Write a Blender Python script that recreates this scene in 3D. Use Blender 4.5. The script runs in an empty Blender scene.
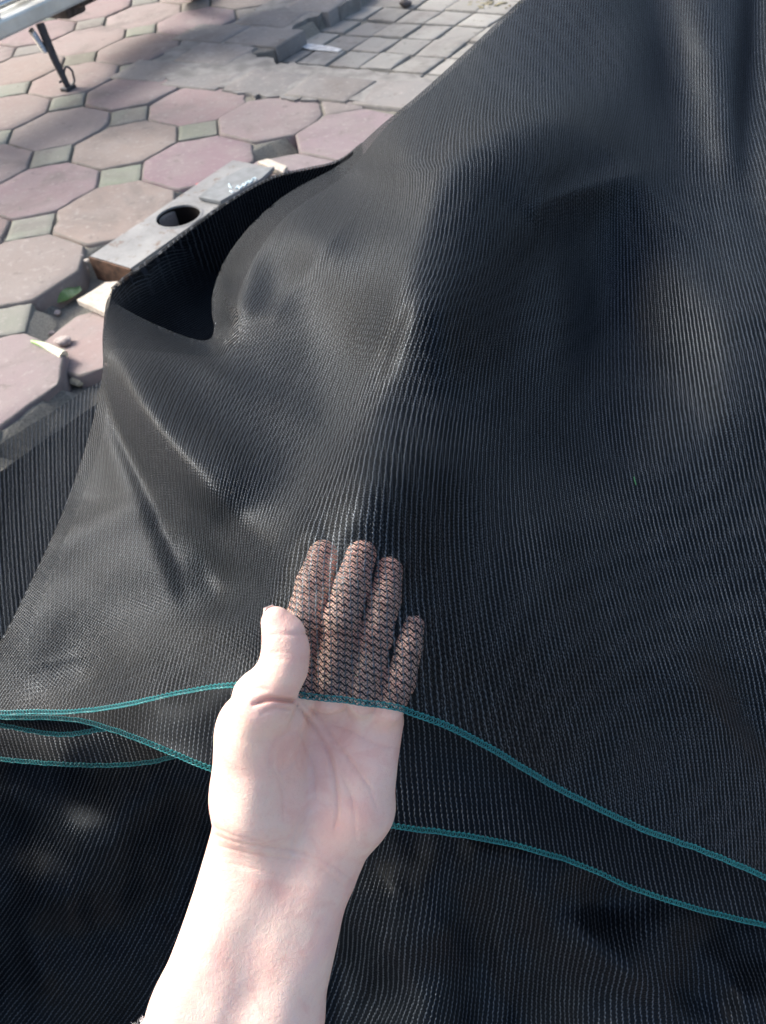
import bpy, bmesh, math, random
import numpy as np
from mathutils import Vector, Matrix

random.seed(7); rng = np.random.default_rng(7)
C = bpy.context.scene.collection
SC = bpy.context.scene

# ------------------------------------------------------------------ camera frame
TILE = .30                                   # spacing of the octagonal pavers, metres
HC = 2.8694690 * TILE                        # height of the lens over the paving
Mw = np.array([[0.98794249, -0.15482133, 0.], [-0.11495635, -0.73355695, 0.66983523], [-0.10370478, -0.66175868, -0.74250978]])
FPX = 768.
CAM = np.array([0, 0, HC])

def ray(u, v):
    u = np.asarray(u, float); v = np.asarray(v, float)
    d = np.stack([(u - 383) / FPX, (v - 512) / FPX, np.ones_like(u)], -1)
    return d @ Mw.T
def at(u, v, D):
    """world point seen at pixel (u, v), D metres deep"""
    return CAM + ray(u, v) * np.asarray(D, float)[..., None]
def gp(u, v, z=0.):
    d = ray(u, v); return CAM + d * ((z - HC) / d[..., 2])[..., None]

# ------------------------------------------------------------------ helpers
def tag(o, label=None, cat=None, group=None, kind=None):
    if label: o['label'] = label
    if cat: o['category'] = cat
    if group: o['group'] = group
    if kind: o['kind'] = kind
    return o
def mesh_obj(name, V, F, mat=None, parent=None, smooth=True, uv=None):
    me = bpy.data.meshes.new(name)
    V = np.asarray(V, float)
    me.from_pydata([tuple(p) for p in V] if len(V) < 20000 else V.tolist(), [], F if isinstance(F, list) else F.tolist())
    if smooth: me.polygons.foreach_set('use_smooth', np.ones(len(me.polygons), bool))
    if uv is not None:
        l = me.uv_layers.new(name='UVMap'); idx = np.empty(len(me.loops), np.int32)
        me.loops.foreach_get('vertex_index', idx); l.data.foreach_set('uv', np.asarray(uv, np.float32)[idx].ravel())
    me.update()
    o = bpy.data.objects.new(name, me); C.objects.link(o)
    if mat: me.materials.append(mat)
    if parent: o.parent = parent; o.matrix_parent_inverse = Matrix.Translation(parent.location).inverted()
    return o
def empty(name, loc):
    o = bpy.data.objects.new(name, None); C.objects.link(o); o.location = tuple(loc); return o

class MB:
    def __init__(s): s.V = []; s.F = []
    def add(s, V, F):
        b = len(s.V); s.V += [tuple(map(float, p)) for p in V]; s.F += [tuple(b + i for i in f) for f in F]
    def box(s, c, h, R=None, bev=.0):
        """box with chamfered edges; c centre, h half sizes, R 3x3 columns = axes"""
        bm = bmesh.new(); bmesh.ops.create_cube(bm, size=2)
        for v in bm.verts: v.co = Vector((v.co.x * h[0], v.co.y * h[1], v.co.z * h[2]))
        if bev: bmesh.ops.bevel(bm, geom=bm.edges[:], offset=bev, segments=2, affect='EDGES', profile=.6)
        bm.verts.index_update()
        P = np.array([v.co[:] for v in bm.verts]); F = [[v.index for v in f.verts] for f in bm.faces]
        if R is not None: P = P @ np.array(R).T
        s.add(P + np.array(c), F); bm.free()
    def prism(s, poly, up, bev=0.):
        """closed slab: poly = bottom ring (3D, ccw), up = vector; top ring inset by bev"""
        P = np.array(poly, float); n = len(P); up = np.array(up, float); c = P.mean(0)
        L = np.linalg.norm(up); q = P - c; k = 1 - bev / max(1e-6, np.linalg.norm(q, axis=1).mean())
        R1 = P + up * (1 - bev * .7 / L if bev else 1); R2 = c + q * k + up
        V = [*P, *R1] + ([*R2] if bev else [])
        F = [tuple(range(n - 1, -1, -1))]; rings = 2 if bev else 1
        for r in range(rings):
            for i in range(n):
                j = (i + 1) % n; F.append((r * n + i, r * n + j, (r + 1) * n + j, (r + 1) * n + i))
        F.append(tuple(range(rings * n, rings * n + n))); s.add(V, F)
    def tube(s, pts, r, sides=8, cap=True, closed=False):
        P = np.array(pts, float); n = len(P); r = np.broadcast_to(np.asarray(r, float), (n,))
        T = np.gradient(P, axis=0) if not closed else np.roll(P, -1, 0) - np.roll(P, 1, 0)
        T /= np.linalg.norm(T, axis=1)[:, None] + 1e-12
        a = np.array([0, 0, 1.]) if abs(T[0][2]) < .9 else np.array([1., 0, 0]); N = []
        cur = np.cross(T[0], a); cur /= np.linalg.norm(cur)
        for i in range(n):
            cur = cur - (cur @ T[i]) * T[i]; cur /= np.linalg.norm(cur) + 1e-12; N.append(cur.copy())
        N = np.array(N); B = np.cross(T, N); th = np.arange(sides) * 2 * math.pi / sides
        V = P[:, None] + r[:, None, None] * (np.cos(th)[None, :, None] * N[:, None] + np.sin(th)[None, :, None] * B[:, None])
        V = V.reshape(-1, 3); F = []
        for i in range(n if closed else n - 1):
            i2 = (i + 1) % n
            for k in range(sides):
                k2 = (k + 1) % sides; F.append((i * sides + k, i * sides + k2, i2 * sides + k2, i2 * sides + k))
        if cap and not closed: F.append(tuple(range(sides - 1, -1, -1))); F.append(tuple((n - 1) * sides + k for k in range(sides)))
        s.add(V, F)
    def lathe(s, prof, c, axis, seg=48):
        """prof [(r, h)] spun round axis through c"""
        ax = np.array(axis, float); ax /= np.linalg.norm(ax); a = np.cross(ax, [0, 0, 1.] if abs(ax[2]) < .9 else [1., 0, 0]); a /= np.linalg.norm(a); b = np.cross(ax, a)
        V = []; n = len(prof)
        for k in range(seg):
            t = 2 * math.pi * k / seg
            for r, h in prof: V.append(np.array(c) + (a * math.cos(t) + b * math.sin(t)) * r + ax * h)
        F = []
        for k in range(seg):
            k2 = (k + 1) % seg
            for i in range(n - 1): F.append((k * n + i, k * n + i + 1, k2 * n + i + 1, k2 * n + i))
        s.add(V, F)
    def build(s, name, mat, parent=None, smooth=False):
        o = mesh_obj(name, s.V, s.F, mat, parent, smooth)
        bm = bmesh.new(); bm.from_mesh(o.data); bmesh.ops.recalc_face_normals(bm, faces=bm.faces[:]); bm.to_mesh(o.data); bm.free()
        if smooth:
            o.data.set_sharp_from_angle(angle=math.radians(38))
        return o

# ------------------------------------------------------------------ materials
class N:
    """small node-expression helper"""
    def __init__(s, name):
        s.m = bpy.data.materials.new(name); s.m.use_nodes = True; s.t = s.m.node_tree; s.t.nodes.clear()
        s.out = s.t.nodes.new('ShaderNodeOutputMaterial'); s.bsdf = s.t.nodes.new('ShaderNodeBsdfPrincipled')
        s.t.links.new(s.bsdf.outputs[0], s.out.inputs[0])
    def put(s, sock, v):
        if isinstance(v, bpy.types.NodeSocket): s.t.links.new(v, sock)
        elif v is not None: sock.default_value = v if not isinstance(v, tuple) or len(v) != 3 or sock.type != 'RGBA' else (*v, 1)
    def set(s, **k):
        for n, v in k.items(): s.put(s.bsdf.inputs[n.replace('_', ' ')], v)
    def math(s, op, a, b=None, c=None, clamp=False):
        n = s.t.nodes.new('ShaderNodeMath'); n.operation = op; n.use_clamp = clamp
        s.put(n.inputs[0], a)
        if b is not None: s.put(n.inputs[1], b)
        if c is not None: s.put(n.inputs[2], c)
        return n.outputs[0]
    def coord(s, kind='Object'):
        return s.t.nodes.new('ShaderNodeTexCoord').outputs[kind]
    def noise(s, vec, scale, detail=4, rough=.55, dist=0., color=False):
        n = s.t.nodes.new('ShaderNodeTexNoise'); s.put(n.inputs['Vector'], vec); n.inputs['Scale'].default_value = scale
        n.inputs['Detail'].default_value = detail; n.inputs['Roughness'].default_value = rough; n.inputs['Distortion'].default_value = dist
        return n.outputs['Color' if color else 'Fac']
    def mapr(s, x, a, b, c=0., d=1., smooth=True):
        n = s.t.nodes.new('ShaderNodeMapRange'); n.interpolation_type = 'SMOOTHSTEP' if smooth else 'LINEAR'
        for i, q in enumerate((x, a, b, c, d)): s.put(n.inputs[i], q)
        return n.outputs[0]
    def mix(s, f, a, b, mode='MIX'):
        n = s.t.nodes.new('ShaderNodeMix'); n.data_type = 'RGBA'; n.blend_type = mode
        s.put(n.inputs[0], f); s.put(n.inputs[6], a if not isinstance(a, tuple) else (*a, 1)); s.put(n.inputs[7], b if not isinstance(b, tuple) else (*b, 1))
        return n.outputs[2]
    def bump(s, h, strength=.5, dist=.001, normal=None):
        n = s.t.nodes.new('ShaderNodeBump'); n.inputs['Strength'].default_value = strength; n.inputs['Distance'].default_value = dist
        s.put(n.inputs['Height'], h)
        if normal is not None: s.put(n.inputs['Normal'], normal)
        return n.outputs[0]
    def attr(s, name):
        n = s.t.nodes.new('ShaderNodeAttribute'); n.attribute_name = name; return n.outputs['Color']
    def xyz(s, v):
        n = s.t.nodes.new('ShaderNodeSeparateXYZ'); s.put(n.inputs[0], v); return n.outputs

def net_material(name, see_through=True):
    """black warp-knit monofilament net: UV is counted in wales (x) and courses (y)"""
    n = N(name); uv = n.coord('UV'); x, y, _ = n.xyz(uv)
    M = n.math
    def white(v):
        w = n.t.nodes.new('ShaderNodeTexWhiteNoise'); w.noise_dimensions = '3D'; c = n.t.nodes.new('ShaderNodeCombineXYZ')
        for i, q in enumerate(v): n.put(c.inputs[i], q)
        n.put(w.inputs[0], c.outputs[0]); return w.outputs['Value']
    wob = n.noise(uv, .35, 2, .5); wob2 = n.noise(uv, 1.1, 2, .6)     # uneven knitting
    x = M('ADD', M('ADD', x, M('MULTIPLY', M('SUBTRACT', wob, .5), .45)), M('MULTIPLY', M('SUBTRACT', wob2, .5), .16))
    rx = white((M('FLOOR', x), 0., 0.)); rc = white((M('FLOOR', x), M('FLOOR', M('MULTIPLY', y, 1.3)), 3.))
    wv = M('SINE', M('MULTIPLY', y, 2 * math.pi))
    fx = M('SUBTRACT', M('FRACT', x), .5)
    dx = M('ABSOLUTE', M('SUBTRACT', fx, M('MULTIPLY', wv, .06)))   # the wale zigzags
    chain = n.mapr(dx, .165, .07, 0, 1)
    xs = M('SINE', M('MULTIPLY', x, 2 * math.pi))
    yy = M('ADD', M('ADD', y, M('MULTIPLY', xs, .12)), M('MULTIPLY', M('SUBTRACT', n.noise(uv, 1.7, 1, .5), .5), .3))
    dy = M('ABSOLUTE', M('SUBTRACT', M('FRACT', yy), .5))
    inlay = n.mapr(dy, .20, .11, 0, 1)
    # fine filaments crossing the openings
    f1 = M('ABSOLUTE', M('SINE', M('MULTIPLY', M('ADD', M('MULTIPLY', y, 2.), M('MULTIPLY', fx, 2.2)), math.pi)))
    f2 = M('ABSOLUTE', M('SINE', M('MULTIPLY', M('SUBTRACT', M('MULTIPLY', y, 2.), M('MULTIPLY', fx, 2.2)), math.pi)))
    fil = M('MULTIPLY', n.mapr(M('MINIMUM', f1, f2), .50, .20, 0, 1), .85)
    cover = M('MAXIMUM', M('MAXIMUM', M('MULTIPLY', chain, .9), inlay), fil)
    st = M('SINE', M('MULTIPLY', y, 2.6 * math.pi))
    stitch = M('ADD', .55, M('MULTIPLY', st, .45))                   # every loop of the chain bulges
    rnd = n.noise(uv, 2.3, 1, .5)
    h = M('MAXIMUM', M('MULTIPLY', chain, M('ADD', .8, M('MULTIPLY', stitch, .5))), M('MAXIMUM', M('MULTIPLY', inlay, .35), M('MULTIPLY', fil, .2)))
    vary = M('ADD', .45, M('ADD', M('MULTIPLY', rx, .35), M('MULTIPLY', rc, .55)))
    gloss = M('MULTIPLY', M('MULTIPLY', chain, M('ADD', .25, M('MULTIPLY', stitch, .9))), vary)
    big = n.noise(uv, .02, 4, .6)
    col = n.mix(gloss, (.0030, .0046, .0070), (.046, .058, .074))  # sheen of the chain loops is also put into their paler colour
    dust = n.mapr(big, .5, .8, 0, .12)
    col = n.mix(dust, col, (.020, .021, .022))
    n.set(Base_Color=col, Roughness=n.mapr(rnd, .3, .7, .31, .45), Specular_IOR_Level=M('ADD', .13, M('MULTIPLY', gloss, .62)), Specular_Tint=(.82, .92, 1., 1.), Normal=n.bump(h, .7, .0008))
    if see_through:
        tr = n.t.nodes.new('ShaderNodeBsdfTransparent'); mx = n.t.nodes.new('ShaderNodeMixShader')
        n.t.links.new(cover, mx.inputs[0]); n.t.links.new(tr.outputs[0], mx.inputs[1]); n.t.links.new(n.bsdf.outputs[0], mx.inputs[2])
        n.t.links.new(mx.outputs[0], n.out.inputs[0])
    return n.m

def plain(name, col, rough=.6, metal=0., noise_scale=30., var=.25, bump=.0, bscale=200., spec=.5, bdist=.001):
    n = N(name); co = n.coord('Object'); f = n.noise(co, noise_scale, 5, .6)
    a = tuple(max(0, c * (1 - var)) for c in col); b = tuple(min(1, c * (1 + var)) for c in col)
    n.set(Base_Color=n.mix(n.mapr(f, .3, .7), a, b), Roughness=n.mapr(n.noise(co, noise_scale * 2, 3), .3, .7, max(.05, rough - .1), min(1, rough + .1)), Metallic=metal, Specular_IOR_Level=spec)
    if bump: n.set(Normal=n.bump(n.noise(co, bscale, 5, .65), bump, bdist))
    return n.m

def paver_material(name):
    n = N(name); co = n.coord('Object'); a = n.attr('tint')
    f1 = n.noise(co, 9, 5, .6); f2 = n.noise(co, 55, 6, .65); f3 = n.noise(co, 420, 3, .6)
    f0 = n.noise(co, 3.2, 5, .65, .6)
    c = n.mix(n.mapr(f1, .35, .75, 0, .5), a, (.27, .25, .235))              # grey wear
    c = n.mix(n.mapr(f0, .48, .68, 0, .6), c, (.15, .135, .125))             # grime
    c = n.mix(n.mapr(n.noise(co, 26, 5, .7, .5), .60, .66, 0, .55), c, (.15, .135, .12))
    c = n.mix(n.mapr(f2, .54, .70, 0, .45), c, (.36, .34, .32))               # pale dust
    c = n.mix(n.mapr(f3, .35, .7, 0, .35), c, n.mix(.5, c, (.16, .13, .12)))
    e = n.t.nodes.new('ShaderNodeAttribute'); e.attribute_name = 'edge'
    c = n.mix(M_(n, e.outputs['Fac'], n.noise(co, 70, 5, .7)), c, (.17, .165, .145))
    n.set(Base_Color=c, Roughness=.85, Specular_IOR_Level=.25, Normal=n.bump(n.math('ADD', n.math('MULTIPLY', f2, 1.5), f3), .55, .0015))
    return n.m
def M_(n, a, b): return n.mapr(n.math('ADD', a, n.math('SUBTRACT', b, .5)), .55, 1.05, 0, .8)

MAT = {}
MAT['net'] = net_material('black_knit_net')
MAT['net_dense'] = net_material('black_knit_net_over_dark', False)
MAT['hem'] = plain('teal_overlock_thread', (.010, .165, .175), .5, 0, 900, .35)
MAT['paver'] = paver_material('octagon_paver')
MAT['steel'] = plain('galvanised_steel', (.24, .245, .245), .65, .0, 16, .22, .15, 260)
def steel():
    n = N('stained_steel'); co = n.coord('Object'); a = n.noise(co, 7, 5, .6); b_ = n.noise(co, 38, 6, .7, .4); c_ = n.noise(co, 160, 4, .6)
    c = n.mix(n.mapr(a, .35, .65), (.20, .205, .205), (.28, .285, .28)); c = n.mix(n.mapr(b_, .56, .68, 0, .8), c, (.15, .10, .07)); c = n.mix(n.mapr(c_, .55, .7, 0, .4), c, (.34, .33, .31))
    n.set(Base_Color=c, Roughness=n.mapr(b_, .3, .7, .5, .8), Specular_IOR_Level=.4, Normal=n.bump(n.math('ADD', b_, c_), .4, .001)); return n.m
MAT['steel'] = steel()
MAT['rust'] = plain('rusty_steel', (.10, .055, .035), .8, .2, 60, .6, .5, 300)
MAT['slate'] = plain('grey_slate', (.20, .215, .22), .75, 0, 40, .2, .4, 220)
MAT['chalk'] = plain('pale_blue_chalk', (.55, .68, .72), .9, 0, 200, .15)
MAT['chip'] = plain('beige_concrete_chip', (.50, .45, .38), .9, 0, 80, .2, .6, 300)
MAT['pebble'] = plain('pale_pebble', (.50, .45, .33), .8, 0, 90, .3, .5, 300)
MAT['stone'] = plain('grey_stone_bit', (.36, .31, .29), .85, 0, 120, .3, .6, 350)
MAT['straw'] = plain('white_straw', (.6, .6, .58), .7)
MAT['silver'] = plain('worn_silver_paint', (.62, .64, .60), .38, .45, 14, .12, .05, 200)
MAT['chrome'] = plain('dull_chrome', (.62, .62, .60), .22, .9, 20, .1)
MAT['dark_steel'] = plain('dark_steel', (.06, .065, .075), .45, .5, 40, .3)
MAT['engine'] = plain('dirty_engine_metal', (.07, .062, .06), .65, .3, 50, .5, .4, 120)
MAT['rubber'] = plain('tyre_rubber', (.022, .022, .024), .8, 0, 40, .3, .3, 200)
MAT['seat'] = plain('black_vinyl', (.02, .02, .02), .5)
MAT['red_paint'] = plain('dark_red_paint', (.14, .015, .015), .3)
MAT['cuff'] = plain('white_fleece', (.75, .75, .76), .95, 0, 300, .1, .9, 700, .1, .002)
MAT['green_thread'] = plain('green_thread', (.02, .11, .04), .5)

# ------------------------------------------------------------------ smooth fields over the picture plane
def rbf(pts, vals, reg=1e-4):
    P = np.array(pts, float) / 500; Y = np.array(vals, float)
    if Y.ndim == 1: Y = Y[:, None]
    def phi(r): return np.where(r > 1e-9, r * r * np.log(np.maximum(r, 1e-9)), 0)
    n = len(P); K = phi(np.linalg.norm(P[:, None] - P[None], axis=2)) + reg * np.eye(n)
    A = np.zeros((n + 3, n + 3)); A[:n, :n] = K; A[:n, n] = 1; A[:n, n + 1:] = P; A[n, :n] = 1; A[n + 1:, :n] = P.T
    W = np.linalg.solve(A, np.vstack([Y, np.zeros((3, Y.shape[1]))]))
    def f(u, v):
        Q = np.stack([np.ravel(u), np.ravel(v)], 1) / 500; out = np.repeat(W[n][None], len(Q), 0) + Q @ W[n + 1:]
        for i in range(n): out += phi(np.hypot(Q[:, 0] - P[i, 0], Q[:, 1] - P[i, 1]))[:, None] * W[i]
        out = out.reshape(np.shape(u) + (Y.shape[1],)); return out[..., 0] if Y.shape[1] == 1 else out
    return f
def fine(poly, n=80):
    """Catmull-Rom through the points (any width of row)"""
    P = np.array(poly, float)
    if len(P) < 3: t = np.linspace(0, 1, n)[:, None]; return P[0] * (1 - t) + P[1] * t
    Q = np.vstack([2 * P[0] - P[1], P, 2 * P[-1] - P[-2]]); out = []
    L = np.r_[0, np.cumsum(np.linalg.norm(np.diff(P[:, :2], axis=0), axis=1))]; tt = np.linspace(0, L[-1], n)
    for t in tt:
        i = min(np.searchsorted(L, t, 'right') - 1, len(P) - 2); f = (t - L[i]) / (L[i + 1] - L[i] + 1e-9)
        a, b, c, d = Q[i:i + 4]; out.append(.5 * ((2 * b) + (c - a) * f + (2 * a - 5 * b + 4 * c - d) * f * f + (3 * b - a - 3 * c + d) * f ** 3))
    return np.array(out)
def fold(u, v, poly, wl, wr, sharp=2.):
    """poly rows (u, v, amp); amp > 0 comes nearer. wl / wr = width (px) left / right of the walking direction"""
    P = fine(poly, 40); best = np.full(np.shape(u), 1e9); amp = np.zeros(np.shape(u)); side = np.zeros(np.shape(u))
    for a, b in zip(P[:-1], P[1:]):
        d = b[:2] - a[:2]; l2 = d @ d + 1e-9; t = ((u - a[0]) * d[0] + (v - a[1]) * d[1]) / l2; t = np.clip(t, 0, 1)
        qx = u - a[0] - t * d[0]; qy = v - a[1] - t * d[1]; r = np.hypot(qx, qy); m = r < best
        best = np.where(m, r, best); amp = np.where(m, a[2] + (b[2] - a[2]) * t, amp); side = np.where(m, (d[0] * qy - d[1] * qx) / (np.sqrt(l2) * np.maximum(r, 1e-6)), side)
    w = wl + (wr - wl) * np.clip(.5 + .5 * side, 0, 1)        # image y is down: positive cross = right-hand side
    return amp * np.exp(-np.abs(best / w) ** sharp)

def coons(bottom, top, left, right, n, m):
    """n across, m from bottom to top; curves as [(u,v)]"""
    B, T, L, R = fine(bottom, n), fine(top, n), fine(left, m), fine(right, m)
    s = np.linspace(0, 1, n)[None, :, None]; t = np.linspace(0, 1, m)[:, None, None]
    return (1 - t) * B[None] + t * T[None] + (1 - s) * L[:, None] + s * R[:, None] - ((1 - t) * ((1 - s) * B[0] + s * B[-1]) + t * ((1 - s) * T[0] + s * T[-1]))

def up2(x, shape):
    def lin(a, n):
        t = np.linspace(0, a.shape[0] - 1, n); i = np.clip(t.astype(int), 0, a.shape[0] - 2); f = (t - i)[:, None]; return a[i] * (1 - f) + a[i + 1] * f
    return lin(lin(x, shape[0]).T, shape[1]).T
def solve_uv(P, Du, Dv, U, V, dirs, pc, pr, dens=None):
    """unwrap: wales follow the direction field, both periods keep their real size"""
    ang = rbf([d[:2] for d in dirs], [(math.cos(2 * math.atan2(d[3], d[2])), math.sin(2 * math.atan2(d[3], d[2]))) for d in dirs], 1e-2)(U, V)
    th = .5 * np.arctan2(ang[..., 1], ang[..., 0]); th = np.where(np.sin(th) < 0, th + math.pi, th)
    T = Du * np.cos(th)[..., None] + Dv * np.sin(th)[..., None]; T /= np.linalg.norm(T, axis=-1, keepdims=True) + 1e-12
    Nn = np.cross(Du, Dv); Nn /= np.linalg.norm(Nn, axis=-1, keepdims=True) + 1e-12
    G = np.cross(Nn, T); out = []
    if dens is not None: k_ = dens(U, V)[..., None]; G = G / k_; T = T / k_
    for W, per in ((G, pc), (T, pr)):
        x = None
        for st, its in ((4, 400), (2, 160), (1, 40)):
            i = np.unique(np.linspace(0, P.shape[0] - 1, P.shape[0] // st).astype(int)); j = np.unique(np.linspace(0, P.shape[1] - 1, P.shape[1] // st).astype(int))
            p_ = P[np.ix_(i, j)]; w_ = W[np.ix_(i, j)]
            ex = (p_[:, 1:] - p_[:, :-1]); ey = (p_[1:] - p_[:-1])
            gx = (ex * (w_[:, 1:] + w_[:, :-1]) * .5).sum(-1) / per; gy = (ey * (w_[1:] + w_[:-1]) * .5).sum(-1) / per
            wx = 1 / (np.linalg.norm(ex, axis=-1) ** 2 + 1e-8); wy = 1 / (np.linalg.norm(ey, axis=-1) ** 2 + 1e-8)
            wx = np.clip(wx / np.median(wx), .02, 3); wy = np.clip(wy / np.median(wy), .02, 3)
            def div(a, b):
                r = np.zeros(p_.shape[:2]); r[:, 1:] += a; r[:, :-1] -= a; r[1:] += b; r[:-1] -= b; return r
            def A(x): return div(wx * (x[:, 1:] - x[:, :-1]), wy * (x[1:] - x[:-1])) + 1e-7 * x
            if x is None: x = np.zeros(p_.shape[:2])
            else: x = up2(x, p_.shape[:2])
            r = div(wx * gx, wy * gy) - A(x); p = r.copy(); rs = (r * r).sum()
            for _ in range(its):
                Ap = A(p); al = rs / ((p * Ap).sum() + 1e-30); x = x + al * p; r = r - al * Ap; r2 = (r * r).sum()
                if r2 < 1e-7: break
                p = r + r2 / rs * p; rs = r2
        out.append(x)
    return np.stack(out, -1)

def grid_faces(m, n, off=0):
    i = np.arange(m - 1)[:, None] * n + np.arange(n - 1)[None]
    return (np.stack([i, i + 1, i + n + 1, i + n], -1).reshape(-1, 4) + off)

def sheet(name, Dfn, curves, n, m, dirs, mat, parent, pc=.0033, pr=.0027, skirt='', drop_to=.004, cut=None, dens=None):
    """a draped panel. skirt: which borders fall on to the ground ('l','t','r')"""
    G = coons(*curves, n, m); U, V = G[..., 0].copy(), G[..., 1].copy(); hole = None
    if cut is not None:                                   # leave out an opening; its rim is snapped to the curve
        E = fine(cut, 400); bd = np.full(U.shape, 1e9); bi = np.zeros(U.shape, int)
        near = (U > E[:, 0].min() - 12) & (U < E[:, 0].max() + 12) & (V > E[:, 1].min() - 12) & (V < E[:, 1].max() + 12)
        d2 = (U[near][:, None] - E[None, :, 0]) ** 2 + (V[near][:, None] - E[None, :, 1]) ** 2; k_ = d2.argmin(1); bd[near] = np.sqrt(d2.min(1)); bi[near] = k_
        ins = np.zeros(U.shape, bool)
        x_, y_ = U[near], V[near]; c_ = np.zeros(x_.shape, bool)
        for (x1, y1), (x2, y2) in zip(E, np.roll(E, -1, 0)):
            c_ ^= ((y1 > y_) != (y2 > y_)) & (x_ < (x2 - x1) * (y_ - y1) / (y2 - y1 + 1e-12) + x1)
        ins[near] = c_; q = (~ins) & (bd > 0)
        F_in = (ins[:-1, :-1].astype(int) + ins[1:, :-1] + ins[:-1, 1:] + ins[1:, 1:])
        hole = (F_in >= 3).ravel()
        rim = np.zeros(U.shape, bool); part = (F_in > 0) & (F_in < 4)
        for a_ in (0, 1):
            for b_ in (0, 1): rim[a_:rim.shape[0] - 1 + a_, b_:rim.shape[1] - 1 + b_] |= part
        mv = rim & ((ins & (bd < 3.2)) | (~ins & (bd < 1.4))); U[mv] = E[bi[mv], 0]; V[mv] = E[bi[mv], 1]
        hole = (F_in >= 3).ravel() | ((F_in > 0) & (np.stack([ins & ~mv])[0][:-1, :-1] | (ins & ~mv)[1:, :-1] | (ins & ~mv)[:-1, 1:] | (ins & ~mv)[1:, 1:])).ravel()
    D = Dfn(U, V)
    P = at(U, V, D); e = 1.5
    Du = at(U + e, V, Dfn(U + e, V)) - at(U - e, V, Dfn(U - e, V)); Dv = at(U, V + e, Dfn(U, V + e)) - at(U, V - e, Dfn(U, V - e))
    UV = solve_uv(P, Du, Dv, U, V, dirs, pc, pr, dens)
    Vs = [P.reshape(-1, 3)]; Fs = [grid_faces(m, n) if hole is None else grid_faces(m, n)[~hole]]; UVs = [UV.reshape(-1, 2)]; off = m * n
    for side in skirt:
        E, EU = {'l': (P[:, 0], UV[:, 0]), 't': (P[-1], UV[-1]), 'r': (P[:, -1], UV[:, -1]), 'b': (P[0], UV[0])}[side]
        I = {'l': np.arange(m) * n, 't': (m - 1) * n + np.arange(n), 'r': np.arange(m) * n + n - 1, 'b': np.arange(n)}[side]
        out = E - CAM; out[:, 2] = 0; out /= np.linalg.norm(out, axis=1)[:, None]
        if side in 'r': out = np.tile([1., 0, 0], (len(E), 1))
        if side in 'b': out = np.tile([0., -1., 0], (len(E), 1))
        K = 26; prev = I; wav = np.interp(np.arange(len(E)), np.linspace(0, len(E), 16), rng.normal(size=16))
        for k in range(1, K + 1):
            t = k / K; a = min(1., t * 4) * math.pi / 2; r = .002 if side in 'l' else .03
            dz = np.minimum(E[:, 2] - drop_to, r); o_ = out * (r * math.sin(a))
            z = E[:, 2] - dz * (1 - math.cos(a)) - np.maximum(0, E[:, 2] - drop_to - r) * max(0, t - .25) / .75
            if side == 'l' and cut is not None: z = E[:, 2] - (E[:, 2] - z) * np.clip((650 - V[:, 0]) / 60, .02, 1)      # near its corner the edge hangs free
            Q = E + o_ + out * (wav * .012 * t * (0 if side == 'l' else 1))[:, None] + out * (.05 * max(0, t - .25) * (0 if side == 'l' else 1)); Q[:, 2] = z
            Vs.append(Q); UVs.append(EU + np.array([0, 1.]) * (np.linalg.norm(Q - E, axis=1) / pr)[:, None])
            cur = off + np.arange(len(E)); Fs.append(np.stack([prev[:-1], prev[1:], cur[1:], cur[:-1]], -1)); prev = cur; off += len(E)
    o = mesh_obj(name, np.vstack(Vs), np.vstack(Fs), mat, parent, True, np.vstack(UVs))
    return o, P, UV

def hem(edge, inner, parent, w=.0024, name='hem'):
    """overlocked border: two parallel cords and the zigzag of thread between them. edge / inner: rows of the panel grid"""
    L = np.r_[0, np.cumsum(np.linalg.norm(np.diff(edge, axis=0), axis=1))]; n = int(L[-1] / .0006); t = np.linspace(0, L[-1], n)
    E = np.stack([np.interp(t, L, edge[:, k]) for k in range(3)], 1); I = np.stack([np.interp(t, L, inner[:, k]) for k in range(3)], 1)
    d = I - E; T = np.gradient(E, axis=0); T /= np.linalg.norm(T, axis=1)[:, None]; d -= (d * T).sum(1)[:, None] * T; d /= np.linalg.norm(d, axis=1)[:, None]
    nn = np.cross(T, d); vc = CAM - E; nn *= np.sign((nn * vc).sum(1))[:, None]
    ph = t / .0029 * 2 * math.pi; b = MB()
    jit = np.interp(t, np.linspace(0, L[-1], 90), rng.normal(size=90))[:, None] * .00018
    E = E + nn * .0004 + d * jit
    b.tube(E + d * (.0002 * np.sin(ph))[:, None] + nn * (.0002 * np.cos(ph))[:, None], .00036 + .00012 * np.sin(ph), 6)
    b.tube(E + d * (w + .0002 * np.sin(ph + 1))[:, None] + nn * (.0002 * np.cos(ph))[:, None], .00030 + .00010 * np.cos(ph), 6)
    tri = np.abs(((t / .0029) % 1) * 2 - 1)
    b.tube(E + d * (w * tri)[:, None] + nn * .0003, .00018, 5)
    tri = np.abs(((t / .0029 + .37) % 1) * 2 - 1)
    b.tube(E + d * (w * tri)[:, None] - nn * .0003, .00016, 5)
    return b.build(name, MAT['hem'], parent, True)

# ================================================================== THE NET
net = empty('shade_net', (.15, .75, 0))
tag(net, 'black knitted shade net heaped in a folded pile with thin teal overlocked edges', 'shade net')

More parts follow.
